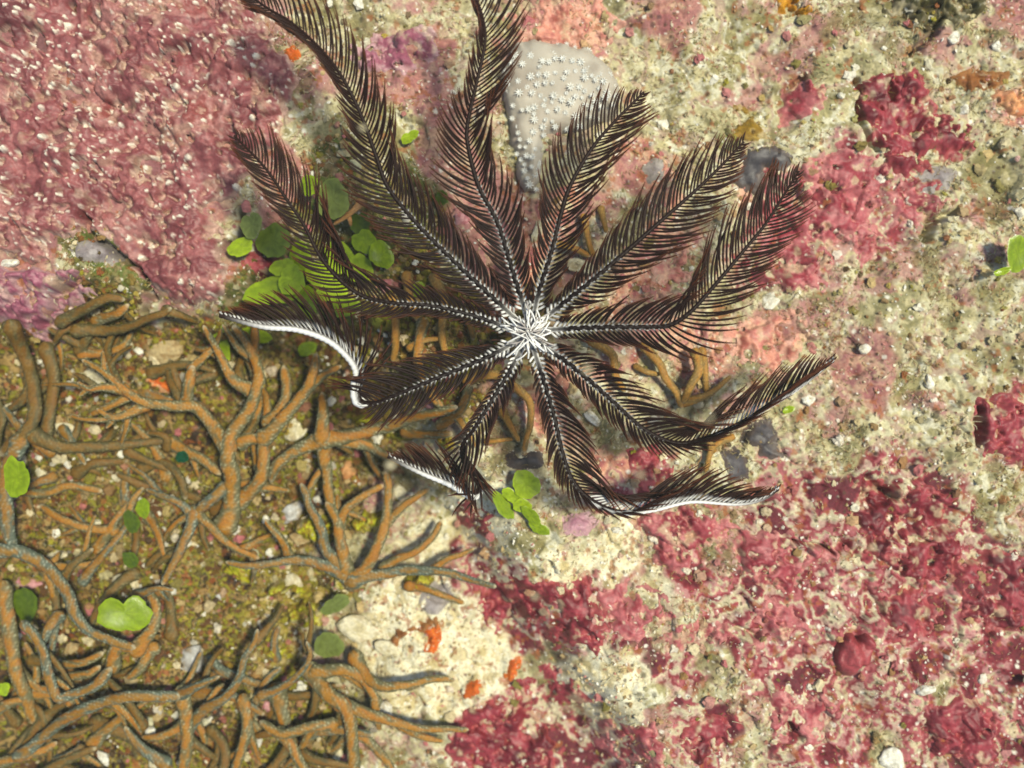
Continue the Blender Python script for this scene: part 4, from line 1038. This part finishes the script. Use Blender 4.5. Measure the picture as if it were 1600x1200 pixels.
STONES = [
    (1206, 466, 21, 17, 0.7, 6, "white", "angular white shell chip below the broad rose crust", "chip", "shell_chip"),
    (1262, 627, 13, 10, 0.2, 6, "white", "bright white chip below the lower right arm's tip", "chip", "shell_chip"),
    (1507, 173, 12, 9, 0.4, 7, "white", "bright white chip touching the dark maroon lobed crust", "chip", "shell_chip"),
    (1558, 72, 14, 9, -0.2, 6, "white", "white chip near the top right corner, above the rust sponge", "chip", "shell_chip"),
    (1490, 58, 10, 16, 0.4, 5, "white", "pale chip below the dark mossy knob", "chip", "shell_chip"),
    (1452, 596, 9, 12, 0.3, 5, "white", "small white chip on tan turf right of the lower right arm", "chip", "shell_chip"),
    (1352, 546, 10, 9, 0.1, 5, "white", "small white chip on tan turf straight right of the star's centre", "chip", "shell_chip"),
    (14, 412, 16, 8, 0.1, 7, "white", "white chip at the left edge between the two pink crusts", "chip", "shell_chip"),
    (452, 800, 26, 18, 0.5, 14, "grey", "grey white shell lying inside the antler coral's foot", "shell", "shell"),
    (300, 1032, 30, 24, 0.3, 18, "grey", "large grey shell among the lower left corals", "shell", "shell"),
    (236, 598, 9, 16, 0.4, 10, "white", "curved white shell beside the red orange sponge", "shell", "shell"),
    (166, 1142, 10, 17, -0.3, 8, "white", "white chip in the gap of the bottom left corals, left one", "chip", "shell_chip"),
    (234, 1144, 9, 14, 0.3, 8, "white", "white chip in the gap of the bottom left corals, right one", "chip", "shell_chip"),
    (162, 1184, 8, 16, 0.5, 7, "white", "slim white chip at the bottom edge below the left one", "chip", "shell_chip"),
    (244, 1188, 10, 16, -0.6, 7, "cream", "slim cream chip at the bottom edge among the corals", "chip", "shell_chip"),
    (460, 912, 15, 20, 0.6, 10, "cream", "pale wedge stone under the fan shaped coral's left branch", "stone", "stone"),
    (560, 982, 42, 22, -0.5, 10, "cream", "pale slab stone right of the yellow turf", "stone", "stone"),
    (604, 1012, 24, 14, -0.4, 8, "cream", "small pale slab under the rust arch sponge", "stone", "stone"),
    (604, 1108, 13, 16, 0.5, 8, "white", "white pointed chip between the bottom coral's arms", "chip", "shell_chip"),
    (606, 868, 7, 15, 0.1, 8, "white", "white chip standing beside the fan coral's base", "chip", "shell_chip"),
    (464, 670, 16, 26, -0.7, 8, "cream", "pale wedge stone in the antler coral's fork", "stone", "stone"),
    (545, 738, 17, 20, 0.1, 8, "orangey", "rounded buff stone below the cross shaped coral", "stone", "stone"),
    (480, 722, 12, 9, 0.4, 6, "cream", "small pale stone left below the cross shaped coral", "stone", "stone"),
    (625, 768, 12, 16, 0.4, 7, "cream", "small pale stone left of the curled dark arm", "stone", "stone"),
    (524, 664, 16, 10, 0.4, 7, "tan", "small tan stone under the bend of the recurved arm", "stone", "stone"),
    (100, 668, 22, 14, -0.5, 8, "cream", "pale mottled stone inside the sweeping coral", "stone", "stone"),
    (186, 746, 20, 14, 0.3, 7, "cream", "cream stone below the antler coral's left tips", "stone", "stone"),
    (106, 722, 7, 16, 0.5, 8, "white", "slim white chip left below the dull coral stem", "chip", "shell_chip"),
    (14, 640, 13, 13, 0.2, 8, "cream", "cream stone at the left edge within the sweeping coral", "stone", "stone"),
    (12, 592, 10, 12, 0.6, 7, "cream", "small cream stone at the left edge, upper one", "stone", "stone"),
    (65, 738, 9, 16, 0.5, 7, "cream", "cream chip right of the left edge's green disc", "chip", "shell_chip"),
    (150, 590, 22, 12, -0.6, 7, "cream", "long pale stone under the antler coral's upper left tips", "stone", "stone"),
    (200, 550, 10, 17, -0.3, 7, "cream", "pale chip below the leaf like coral", "chip", "shell_chip"),
    (166, 532, 13, 10, 0.2, 6, "cream", "bright pale stone just under the leaf like coral", "stone", "stone"),
    (258, 545, 36, 26, -0.3, 10, "tan", "rough tan stone right of the leaf like coral", "stone", "stone"),
    (722, 342, 13, 12, 0.2, 10, "pink", "small round pink pebble between the top arms' feet", "pebble", "pebble"),
    (608, 446, 15, 18, 0.3, 9, "pink", "pinkish grey stone between the two left arms", "stone", "stone"),
    (704, 644, 10, 12, 0.1, 8, "pink", "small pink stone inside the ochre twigs' ring", "stone", "stone"),
    (672, 632, 9, 10, 0.4, 8, "pink", "small pink pointed stone under the recurved arm's lower fringe", "stone", "stone"),
    (905, 415, 22, 20, 0.1, 10, "cream", "pale buff lump between the two upper right arms near the centre", "stone", "stone"),
    (838, 362, 10, 18, -0.4, 8, "cream", "pale slim chip between the two upper arms near the centre", "chip", "shell_chip"),
    (928, 654, 22, 8, -0.6, 8, "white", "whitish dead twig fragment between the two lower arms", "fragment", "coral_fragment"),
    (962, 828, 9, 6, 0.1, 6, "white", "tiny white pebble on sand below the lower arm's bend", "pebble", "pebble"),
    (950, 812, 9, 8, 0.5, 6, "cream", "small cream pebble touching the lower arm's bend", "pebble", "pebble"),
    (1396, 1188, 22, 20, 0.2, 9, "white", "pale cream lump at the bottom edge, lower right", "stone", "stone"),
    (1448, 1076, 17, 13, 0.5, 8, "white", "pale chip in maroon crust right below the red lump", "chip", "shell_chip"),
    (40, 906, 30, 12, -0.35, 8, "pink", "pink topped stone under the long curved coral at the left edge", "stone", "stone"),
    (150, 818, 12, 7, 0.1, 7, "cream", "cream chip left of the small green discs", "chip", "shell_chip"),
    (262, 826, 12, 8, -0.3, 7, "white", "white chip beside the dark slanting coral stem", "chip", "shell_chip"),
    (90, 866, 20, 8, 0.1, 6, "cream", "cream pebble cluster piece above the long curved coral", "stone", "stone"),
    (294, 884, 12, 16, -0.5, 8, "grey", "grey chip right of the dark slanting coral stem", "chip", "shell_chip"),
    (342, 932, 8, 8, 0.1, 8, "grey", "small round grey pebble in the yellow turf", "pebble", "pebble"),
    (188, 904, 14, 12, 0.5, 8, "cream", "pale crumb stone just above the heart shaped disc", "stone", "stone"),
    (250, 1066, 13, 10, 0.2, 8, "cream", "pale chip under the large grey shell", "chip", "shell_chip"),
    (205, 1060, 14, 10, 0.2, 6, "tan", "tan chip left below the large grey shell", "chip", "shell_chip"),
    (420, 1106, 13, 16, 0.1, 8, "pink", "pinkish chip left of the bottom coral's thick stem", "chip", "shell_chip"),
    (405, 1160, 6, 13, 0.1, 8, "white", "thin white chip between the bottom corals' stems", "chip", "shell_chip"),
    (412, 1053, 8, 14, 0.1, 8, "cream", "cream chip left of the bluish coral tip's stem", "chip", "shell_chip"),
    (500, 1186, 14, 14, 0.4, 6, "cream", "cream stone at the bottom edge between coral stems, left one", "stone", "stone"),
    (528, 1180, 9, 14, -0.4, 6, "cream", "cream stone at the bottom edge between coral stems, right one", "stone", "stone"),
    (110, 1010, 14, 12, 0.4, 7, "tan", "tan stone inside the elbow of the lower left coral", "stone", "stone"),
    (660, 830, 36, 22, 0.5, 7, "cream", "broad pale stone right of the fan shaped coral", "stone", "stone"),
    (470, 838, 22, 15, 0.2, 7, "tan", "tan stone under the antler coral's grey shell", "stone", "stone"),
]
for si, s in enumerate(STONES):
    stone(*s[:10], seed=1000 + si * 7)

# ------------------------------------------------------------------ loose grains, rubble crumbs and turf (nobody could count them)
IX_T = {t: i for i, t in enumerate(TYPES)}


def ground_z_at(px, py):
    return base_height(px, py) + fine_height(px, py)


def scatter(name, n, base, faces, size, cols, where, label, cat, mat, seed, flat=0.6, sink=0.2, smooth=False, lo=(-40, -40), hi=(1640, 1240), power=2.5):
    r = np.random.default_rng(seed)
    px = r.uniform(lo[0], hi[0], n * 4); py = r.uniform(lo[1], hi[1], n * 4)
    w = type_weights(px, py)
    p = sum(w[:, IX_T[t]] * v for t, v in where.items()) * (0.35 + 1.3 * fbm(px, py, 60, seed, 3))
    keep = r.random(n * 4) < p
    px, py, w = px[keep][:n], py[keep][:n], w[keep][:n]
    n = len(px)
    s = (size[0] + (size[1] - size[0]) * r.random(n) ** power) * K
    nb = len(base)
    A = r.normal(size=(n, 3, 3)); Qm, _ = np.linalg.qr(A)
    loc = base[None] * r.uniform(0.55, 1.3, (n, nb, 1))
    loc = np.einsum('nij,nvj->nvi', Qm, loc * np.array([1.0, r.uniform(0.6, 1), 0.7])) * s[:, None, None]
    loc[..., 2] *= flat
    z = ground_z_at(px, py)
    ctr = np.stack([(px - 800) * K, (600 - py) * K, z + s * flat * (1 - sink) * 0.6], -1)
    V = (ctr[:, None] + loc).reshape(-1, 3)
    F = (faces[None] + (np.arange(n) * nb)[:, None, None]).reshape(-1, faces.shape[1])
    cc = np.array(cols)[r.integers(0, len(cols), n)]
    gc, _ = ground_colour(px, py)
    mixf = r.random(n)[:, None] * 0.6
    cc = cc * (1 - mixf) + gc * mixf
    col = np.repeat(cc, nb, 0) * r.uniform(0.9, 1.1, (n * nb, 1))
    o = link(name, mesh_from(name, V, F, col, smooth), mat)
    tag(o, label, cat, kind="stuff")
    return o


OCT = np.array([(1, 0, 0), (-1, 0, 0), (0, 1, 0), (0, -1, 0), (0, 0, 1), (0, 0, -1)], float)
OCF = np.array([(0, 2, 4), (2, 1, 4), (1, 3, 4), (3, 0, 4), (2, 0, 5), (1, 2, 5), (3, 1, 5), (0, 3, 5)])
scatter("sand_grains", 15000, OCT, OCF, (1.2, 4.5), [lin(232, 222, 190), lin(206, 190, 148), lin(186, 160, 110), lin(244, 240, 226), lin(186, 120, 110), lin(150, 120, 70)],
        {"T": 0.3, "S": 0.8, "M": 0.2, "R": 0.5, "G": 0.4, "B": 0.10, "Y": 0.5, "Q": 0.25}, "fine pale sand grains strewn over the reef rock", "sand", M_GRAIN, 31)
scatter("rubble_crumbs", 2200, I1, F1, (3, 11), [lin(216, 200, 160), lin(190, 164, 110), lin(236, 230, 210), lin(180, 104, 104), lin(150, 116, 64), lin(120, 110, 40)],
        {"T": 0.2, "S": 0.2, "M": 0.2, "B": 0.9, "Y": 0.9, "G": 0.8, "K": 0.4, "R": 0.4}, "small mixed rubble crumbs in the hollows of the reef", "rubble", M_STONE, 37)
scatter("turf_clumps", 11000, I1, F1, (1.5, 6.5), [lin(150, 140, 26), lin(110, 80, 26), lin(84, 62, 20), lin(172, 150, 60), lin(104, 96, 24), lin(130, 70, 20), lin(70, 48, 18)],
        {"B": 0.8, "Y": 1.0, "G": 0.6, "T": 0.06, "K": 0.5}, "brown and yellow algae clumps between the corals", "algae", M_SPONGE, 41, flat=0.7, power=3)


def turf(name, n, where, length, cols, label, seed, width=0.6):
    r = np.random.default_rng(seed)
    px = r.uniform(-40, 1640, n * 4); py = r.uniform(-40, 1240, n * 4)
    w = type_weights(px, py)
    p = sum(w[:, IX_T[t]] * v for t, v in where.items()) * sstep(0.36, 0.6, fbm(px, py, 44, seed, 3))
    keep = r.random(n * 4) < p
    px, py = px[keep][:n], py[keep][:n]
    n = len(px)
    L = r.uniform(*length, n) * K
    az = 2 * math.pi * vnoise(px, py, 120, seed + 1) * 2 + r.normal(0, 0.9, n)
    el = r.uniform(0.15, 1.0, n)
    d0 = np.stack([np.cos(az) * np.cos(el), np.sin(az) * np.cos(el), np.sin(el)], -1)
    az2 = az + r.normal(0, 0.9, n); el2 = el * r.uniform(-0.1, 0.8, n)
    d1 = np.stack([np.cos(az2) * np.cos(el2), np.sin(az2) * np.cos(el2), np.sin(el2)], -1)
    p0 = np.stack([(px - 800) * K, (600 - py) * K, ground_z_at(px, py) - 0.0002], -1)
    p1 = p0 + d0 * L[:, None] * 0.5; p2 = p1 + d1 * L[:, None] * 0.5
    wd = width * K * r.uniform(0.7, 1.3, n)[:, None]
    s0 = np.stack([-np.sin(az), np.cos(az), 0 * az], -1); u0 = np.cross(d0, s0)
    tri = []
    for p_, f in ((p0, 1.0), (p1, 0.8), (p2, 0.25)):
        for a in (0, 2.094, 4.189):
            tri.append(p_ + wd * f * (math.cos(a) * s0 + math.sin(a) * u0))
    V = np.stack(tri, 1).reshape(-1, 3)
    f = []
    for k in (0, 1):
        for i in range(3):
            f.append((k * 3 + i, k * 3 + (i + 1) % 3, k * 3 + 3 + (i + 1) % 3, k * 3 + 3 + i))
    F = (np.array(f)[None] + (np.arange(n) * 9)[:, None, None]).reshape(-1, 4)
    cc = np.array(cols)[r.integers(0, len(cols), n)]
    o = link(name, mesh_from(name, V, F, np.repeat(cc, 9, 0), True), M_TURF)
    tag(o, label, "turf", kind="stuff")


turf("turf_filaments", 26000, {"T": 1.0, "G": 1.0, "Y": 0.8, "B": 0.5, "M": 0.25, "R": 0.4, "Q": 0.3, "K": 1.0, "S": 0.2}, (5, 17),
     [lin(176, 160, 104), lin(206, 192, 140), lin(140, 122, 66), lin(160, 110, 70), lin(220, 212, 176), lin(120, 108, 50)],
     "short fuzzy tan algae turf over the reef rock", 51)

# ------------------------------------------------------------------ the feather star
# rows: photo x, y, height mm, roll of the arm in degrees, fold of the two pinnule rows in degrees, length factor left, right
ARMS = [
    [(808, 500, 30, 0, 22, 1, 1), (760, 456, 33, 0, 20, 1, 1), (705, 404, 35, 0, 18, 1, 1), (648, 346, 37, 0, 20, 1, 1), (606, 292, 38, 0, 25, .95, .95), (588, 245, 39, -8, 32, .75, 1), (565, 182, 41, -14, 36, .6, 1.05), (534, 120, 43, -16, 36, .55, 1.05), (500, 76, 43, -18, 36, .6, 1.05), (456, 36, 42, -18, 36, .7, 1), (420, 14, 41, -10, 30, .8, .9), (380, -14, 40, 0, 30, .7, .7)],
    [(824, 496, 30, 0, 22, 1, 1), (804, 434, 34, 0, 20, 1, 1), (778, 350, 37, 0, 20, 1, 1), (748, 292, 38, 0, 24, 1, .95), (732, 232, 40, -8, 30, .8, 1), (730, 198, 41, -12, 32, .65, 1.1), (742, 140, 43, -18, 34, .5, 1.15), (757, 74, 44, -20, 34, .5, 1.15), (756, 36, 44, -22, 34, .5, 1.1), (742, -8, 43, -22, 34, .5, 1), (726, -44, 42, -20, 34, .5, .9)],
    [(834, 494, 30, 0, 22, .9, 1), (842, 456, 33, 0, 22, .85, 1), (862, 392, 36, 0, 20, .85, 1.05), (876, 336, 37, 0, 18, .95, 1.05), (892, 288, 38, 0, 18, 1, 1.1), (926, 230, 38, 4, 20, .95, 1.1), (964, 186, 36, 4, 24, .8, .9), (986, 164, 35, 0, 28, .7, .7), (1006, 144, 34, 0, 30, .6, .6)],
    [(846, 502, 30, 0, 24, .7, 1), (880, 474, 33, 0, 22, .75, 1), (930, 434, 36, 4, 20, .8, 1.1), (984, 388, 37, 4, 18, 1.05, 1.15), (1034, 344, 37, 0, 18, 1.1, 1.05), (1084, 300, 36, 0, 24, 1, .8), (1122, 264, 35, 0, 28, .9, .7), (1162, 222, 33, 0, 34, .8, .7)],
    [(850, 516, 30, 0, 24, 1, .7), (900, 513, 33, 0, 22, 1, .8), (960, 511, 35, 0, 20, 1.05, .9), (1010, 511, 36, 0, 20, 1.05, 1), (1046, 508, 37, 0, 24, 1, 1.1), (1078, 488, 38, 0, 24, 1, 1.1), (1118, 444, 38, 0, 18, 1.25, 1.0), (1160, 394, 38, 0, 18, 1.2, .95), (1196, 350, 37, 4, 24, 1.15, .9), (1224, 306, 35, 6, 38, 1, .7), (1248, 268, 32, 4, 44, .9, .7)],
    [(842, 536, 30, 0, 24, 1, .6), (880, 562, 33, 0, 22, 1.1, .7), (920, 594, 35, 4, 22, 1.15, .7), (960, 630, 36, 10, 26, 1.15, .65), (1000, 666, 37, 22, 34, 1.15, .6), (1040, 688, 37, 40, 46, 1.2, .6), (1076, 692, 37, 56, 54, 1.25, .7), (1130, 674, 36, 62, 60, 1.1, 1), (1180, 648, 35, 66, 64, 1, 1), (1240, 612, 34, 70, 66, .85, .85), (1302, 564, 32, 70, 66, .6, .6)],
    [(834, 546, 30, 0, 24, 1, .6), (848, 590, 33, 0, 24, 1.05, .6), (866, 652, 35, 6, 24, 1.1, .6), (880, 712, 36, 14, 28, 1.15, .55), (898, 756, 36, 30, 38, 1.15, .5), (930, 786, 36, 48, 48, 1.2, .5), (972, 801, 36, 62, 56, 1.2, .7), (1020, 796, 36, 74, 62, 1.1, 1), (1080, 783, 35, 80, 68, .9, .9), (1150, 787, 34, 80, 70, .75, .75), (1190, 780, 33, 80, 72, .6, .6), (1216, 764, 32, 80, 72, .5, .5)],
    [(816, 544, 30, 0, 30, .8, .3), (796, 580, 33, 0, 34, .8, .35), (768, 626, 35, 0, 40, .9, .35), (742, 668, 35, 0, 42, .95, .4), (722, 698, 32, 0, 44, .9, .5), (728, 730, 25, 0, 46, .7, .6), (750, 762, 20, -40, 50, .4, .7), (738, 775, 20, -78, 62, .7, .9), (704, 756, 22, -82, 68, .95, .95), (660, 738, 23, -82, 68, .85, .85), (606, 712, 24, -80, 68, .6, .6)],
    [(806, 534, 30, 0, 24, .8, 1), (766, 556, 33, 0, 22, .85, 1), (716, 577, 34, 0, 22, .9, 1.1), (660, 600, 35, 0, 24, .9, 1.15), (612, 620, 35, -10, 28, .7, 1.1), (582, 631, 34, -34, 42, .2, .9), (560, 628, 33, -74, 60, .12, .5), (555, 606, 33, -80, 64, .5, .7), (559, 582, 33, -82, 66, .9, 1), (546, 558, 34, -80, 66, 1.1, 1.1), (514, 531, 35, -82, 68, 1.1, 1.1), (466, 514, 36, -82, 70, .95, .95), (410, 509, 36, -82, 72, .75, .75), (344, 492, 35, -80, 72, .5, .5)],
    [(804, 518, 30, 0, 26, .6, .7), (760, 500, 33, 0, 30, .5, .7), (716, 487, 35, 0, 36, .5, .7), (668, 477, 36, 0, 40, .55, .75), (618, 474, 37, 0, 36, .6, 1.0), (570, 464, 37, 0, 28, .65, 1.25), (532, 438, 38, 0, 22, .65, 1.35), (500, 400, 39, 0, 22, .65, 1.25), (474, 350, 40, -6, 26, .65, 1.15), (448, 312, 41, -8, 28, .65, 1), (414, 262, 42, -10, 30, .75, .9), (366, 212, 42, -10, 34, .7, .7)],
]
STAR = root_at("feather_star", tuple(W(828, 522, 0.006)))
tag(STAR, "dark brown feather star with ten plumed arms and a white centre", "feather star")
WHITE = lin(226, 224, 220, 0.85); DARK = lin(26, 15, 15, 0.5); BROWN = lin(50, 26, 19, 0.55); TIP = lin(116, 60, 28, 0.65)
PIN = []          # (length, verts, faces, colours)
SR = np.random.default_rng(77)


def tube_path(P, R, n):
    V, F, a = tube(P, R, n)
    return V, F, a


for ai, arm in enumerate(ARMS):
    rows = np.array(arm, float)
    Q, u = spline(rows, 1.5)
    Pw = np.array([W(a, b, c * 0.001) for a, b, c in Q[:, :3]])
    T, B, Nn = frames(Pw)
    if ai == 5:
        Q[:, 3] *= 0.7
    roll = -np.radians(Q[:, 3])[:, None]
    B2 = np.cos(roll) * B + np.sin(roll) * Nn
    N2 = -np.sin(roll) * B + np.cos(roll) * Nn
    t = u / u[-1]
    # rachis: dark above, white below, ringed by its joints
    n = 10
    a = np.linspace(0, 2 * math.pi, n, endpoint=False)
    seg = 0.5 + 0.5 * np.cos(2 * math.pi * u / 9.0)
    R = (4.5 - 2.8 * t) * (0.9 + 0.12 * seg) * (1 + (0.6 if ai in (5, 6) else 1.5) * np.clip(np.abs(Q[:, 3]) - 25, 0, 50) / 50) * K
    ring = Pw[:, None] + R[:, None, None] * (np.cos(a)[None, :, None] * B2[:, None] + np.sin(a)[None, :, None] * N2[:, None])
    mm = len(Pw); ii = np.arange(mm * n).reshape(mm, n); jj = np.roll(ii, -1, 1)
    F = np.stack([ii[:-1], jj[:-1], jj[1:], ii[1:]], -1).reshape(-1, 4)
    up = np.sin(a)[None, :] * np.ones((mm, 1))
    rl = np.clip(np.abs(Q[:, 3]) - 30, 0, 40)[:, None] / 40
    wh = sstep(0.05, -0.45, up - 0.65 * rl) * sstep(1.0, 0.82, t)[:, None]
    alt = (np.cos(a)[None, :] * np.cos(math.pi * u / 9.0)[:, None])
    pale_top = 0.8 * sstep(0.5, 0.85, alt) * sstep(0.45, 0.1, t)[:, None] * (up > -0.2)
    pale_top = np.maximum(pale_top, sstep(40, 10, u)[:, None] * sstep(0.2, 0.6, np.abs(np.cos(a)))[None, :])
    col = mix(mix(DARK * np.ones(3), BROWN * np.ones(3), (t[:, None] * np.ones(n)) * 0.8), WHITE, np.clip(wh + pale_top * 0.9, 0, 1))
    child("arm", ring.reshape(-1, 3), F, col.reshape(-1, 3), M_STAR, STAR)
    # pinnules
    pos = 10.0; k = 0
    while pos < u[-1] - 2:
        side = 1 if k % 2 else -1
        i = int(np.clip(np.searchsorted(u, pos), 1, mm - 1))
        ts = t[i]
        lf = Q[i, 5] if side > 0 else Q[i, 6]     # B points left of the direction of travel
        env = (0.48 + 0.52 * float(sstep(0, 200, np.array(pos)))) * float(np.clip((u[-1] - pos) / 95, 0.16, 1)) ** 0.75
        L = 80 * env * lf * SR.uniform(0.93, 1.05) * (0.6 if SR.random() < 0.03 else 1.0)
        if pos < 40:
            L *= 0.75
        cl = 2.0 * (float(vnoise(np.array([pos]), np.array([ai * 50.0 + side * 9]), 26, 701)[0]) - 0.5)
        fold = math.radians(Q[i, 4]) + SR.normal(0, 0.05) + 0.12 * cl
        rolled = min(1.0, abs(Q[i, 3]) / 70)
        a0 = math.radians(58 - 8 * rolled - 8 * ts) + SR.normal(0, 0.035) + 0.10 * cl
        a1 = a0 - math.radians(34 - 6 * rolled) + SR.normal(0, 0.07) - 0.12 * cl
        m = 9
        out = side * math.cos(fold) * B2[i] + math.sin(fold) * N2[i]
        lift = SR.normal(0.0, 0.05)
        P = [Pw[i] + side * B2[i] * R[i] * 0.5 + N2[i] * R[i] * 0.15]
        fs = np.array([0, 0.07, 0.14, 0.25, 0.4, 0.55, 0.7, 0.85, 1.0])
        for s in range(1, m):
            f = fs[s]
            an = a0 + (a1 - a0) * f ** 1.1
            dv = math.cos(an) * T[i] + math.sin(an) * out + N2[i] * lift * f
            P.append(P[-1] + dv / np.linalg.norm(dv) * L * K * (fs[s] - fs[s - 1]))
        P = np.array(P)
        f = fs
        rad = np.interp(f, [0, 0.10, 0.16, 0.7, 1], [1.4, 1.5, 2.1, 1.95, 0.5]) * K * (1 - 0.35 * ts)
        # local tube with a fixed reference so thin strands never twist
        Tp = np.gradient(P, axis=0); Tp /= np.linalg.norm(Tp, axis=1)[:, None]
        S1 = np.cross(Tp, N2[i]); S1 /= np.linalg.norm(S1, axis=1)[:, None] + 1e-9
        S2 = np.cross(S1, Tp)
        nn = 5
        aa = np.linspace(0, 2 * math.pi, nn, endpoint=False)
        Vv = (P[:, None] + rad[:, None, None] * (np.cos(aa)[None, :, None] * S1[:, None] + np.sin(aa)[None, :, None] * S2[:, None])).reshape(-1, 3)
        i2 = np.arange(m * nn).reshape(m, nn); j2 = np.roll(i2, -1, 1)
        Fp = np.stack([i2[:-1], j2[:-1], j2[1:], i2[1:]], -1).reshape(-1, 4)
        wl = (3.8 * float(np.clip(1.0 - ts * 1.6, 0.0, 1)) + 14 * math.exp(-pos / 22.0)) if rolled < 0.6 else 19 * (1.3 - ts)
        wl = wl * SR.uniform(0.8, 1.2) / L
        cw = sstep(wl + 0.05, wl - 0.02, f) if wl > 0.02 else np.zeros(m)
        # only the upper and lower ridge of the base is white, its flanks are dark
        ridge = np.where(np.sin(aa) > -0.5, 1.0, 0.5)
        cdark = mix(mix(DARK * np.ones(3), BROWN * np.ones(3), np.clip(0.25 + 0.75 * ts + 0 * f, 0, 1)), TIP * np.ones(3), 0.75 * sstep(0.6, 1.0, f) * (0.5 + 0.5 * ts))
        cp = mix(np.repeat(cdark[:, None], nn, 1), WHITE * SR.uniform(0.5, 1.0), cw[:, None] * ridge[None])
        PIN.append((L, Vv, Fp, cp.reshape(-1, 3)))
        pos += (3.9 - 0.4 * ts) * SR.uniform(0.95, 1.05)
        k += 1

PIN.sort(key=lambda r: -r[0])
for L, Vv, Fp, cp in PIN[:300]:
    child("pinnule", Vv, Fp, cp, M_STAR, STAR)
off = 0; VV = []; FF = []; CC = []
for L, Vv, Fp, cp in PIN[300:]:
    VV.append(Vv); FF.append(Fp + off); CC.append(cp); off += len(Vv)
fr = child("pinnule_fringe", np.vstack(VV), np.vstack(FF), np.vstack(CC), M_STAR, STAR)
fr["kind"] = "stuff"

# the disc in the middle and the white oral pinnules that close over it
V = I3.copy()
ctr = W(826, 522, 0.029)
P = V * np.array([24, 24, 14]) * (1 + 0.12 * (fbm(V[:, 0] * 30, V[:, 1] * 30 + 9 * V[:, 2], 12, 777, 3)[:, None] - 0.5)) * K + ctr
cc = palette(V[:, 0] * 30, V[:, 1] * 30, [lin(120, 114, 108), lin(196, 192, 184), lin(90, 80, 78)], 9, 778)
child("disc", P, F3, cc, M_STAR, STAR)
for k in range(84):
    ang = SR.uniform(0, 2 * math.pi)
    # bundles gather along the arms
    if k % 6:
        arm = ARMS[k % 10]
        ang = math.atan2(-(arm[1][1] - 522), arm[1][0] - 826) + SR.normal(0, 0.17)
    rin, rout = SR.uniform(-8, 22), SR.uniform(22, 44)
    r = np.linspace(rout, rin, 7)
    bend = SR.normal(0, 0.28); ox, oy = SR.normal(0, 5), SR.normal(0, 5)
    an = ang + bend * np.linspace(0, 1, 7)
    zz = 31 + 4.6 * np.sin(np.linspace(0.25, 1.0, 7) * math.pi * SR.uniform(0.7, 0.95)) + SR.uniform(-0.6, 1.2)
    P = np.array([W(826 + ox + rr * math.cos(q), 522 + oy - rr * math.sin(q), z_ * 0.001) for rr, q, z_ in zip(r, an, zz)])
    rad = np.interp(np.linspace(0, 1, 7), [0, 0.3, 1], [1.5, 1.3, 0.4]) * K
    Vv, F, a = tube(P, rad, 5)
    shade = SR.random()
    c = mix(WHITE * np.ones((7, 3)), lin(120, 100, 92) * np.ones((7, 3)), np.full(7, 0.0 if shade < 0.7 else 0.6) + 0.3 * np.linspace(0, 1, 7) ** 2)
    child("oral_pinnule", Vv, F, np.repeat(c, 5, 0), M_STAR, STAR)
# cirri: the hooked legs below the disc that hold on to the coral
for k in range(14):
    ang = 2 * math.pi * k / 14 + SR.normal(0, 0.1)
    r = np.array([10, 24, 38, 46, 44]); zz = np.array([24, 20, 12, 4, -1.5])
    P = np.array([W(826 + rr * math.cos(ang), 522 - rr * math.sin(ang), z_ * 0.001) for rr, z_ in zip(r, zz)])
    Pr, _ = spline(P * 1e5, 300); Pr = Pr / 1e5
    Vv, F, a = tube(Pr, np.linspace(2.2, 1.0, len(Pr)) * K, 6)
    child("cirrus", Vv, F, np.ones((len(Vv), 3)) * lin(140, 112, 84), M_STAR, STAR)

# ------------------------------------------------------------------ specks adrift in the open water between camera and reef
MOTES = [(918, 578, 0.13, "above the foot of the lower right arm"), (962, 338, 0.14, "between the two upper right arms"), (1490, 572, 0.17, "over tan turf near the right edge"),
         (1240, 232, 0.12, "above the hook shaped slate patch"), (1000, 742, 0.13, "above the maroon crust between the lower arms"), (566, 200, 0.12, "beside the tall upper left arm"),
         (1106, 652, 0.15, "over the fringe of the lower right arm"), (835, 932, 0.12, "above the sandy maroon crust"), (1070, 1108, 0.13, "above the bottom sand, right of the knobbly crust"), (610, 726, 0.12, "left of the curled dark arm")]
for i, (a, b, z_, wh) in enumerate(MOTES):
    V = rock_shape(4000 + i, I2, 5, 0.2) * np.array([1, 0.8, 0.7]) * SR.uniform(5.0, 8.0) * K * (H - z_) / H
    o = link("drifting_speck", mesh_from("drifting_speck", V, F2, np.ones((len(V), 3)) * lin(196, 184, 150)), M_MOTE)
    o.location = W(a, b, z_)
    tag(o, "blurred pale speck drifting in the water " + wh, "speck", "specks adrift in the water")

# ------------------------------------------------------------------ the slightly milky water itself
bx = 1.6
hv = np.array([(sx * bx, sy * bx, zz) for zz in (-1.06, H + 0.06) for sx, sy in ((-1, -1), (1, -1), (1, 1), (-1, 1))])
hf = np.array([(3, 2, 1, 0), (4, 5, 6, 7), (0, 1, 5, 4), (1, 2, 6, 5), (2, 3, 7, 6), (3, 0, 4, 7)])
hm = bpy.data.materials.new("milky_water")
hm.use_nodes = True
hm.node_tree.nodes.remove(hm.node_tree.nodes["Principled BSDF"])
pv = hm.node_tree.nodes.new("ShaderNodeVolumePrincipled")
pv.inputs["Color"].default_value = (0.86, 0.92, 0.84, 1)
pv.inputs["Density"].default_value = 0.07
hm.node_tree.links.new(pv.outputs[0], hm.node_tree.nodes["Material Output"].inputs["Volume"])
haze = link("haze", mesh_from("haze", hv, hf, None, False), hm)
haze["kind"] = "stuff"
haze["label"] = "faintly milky sea water around the whole reef"
haze["category"] = "water"
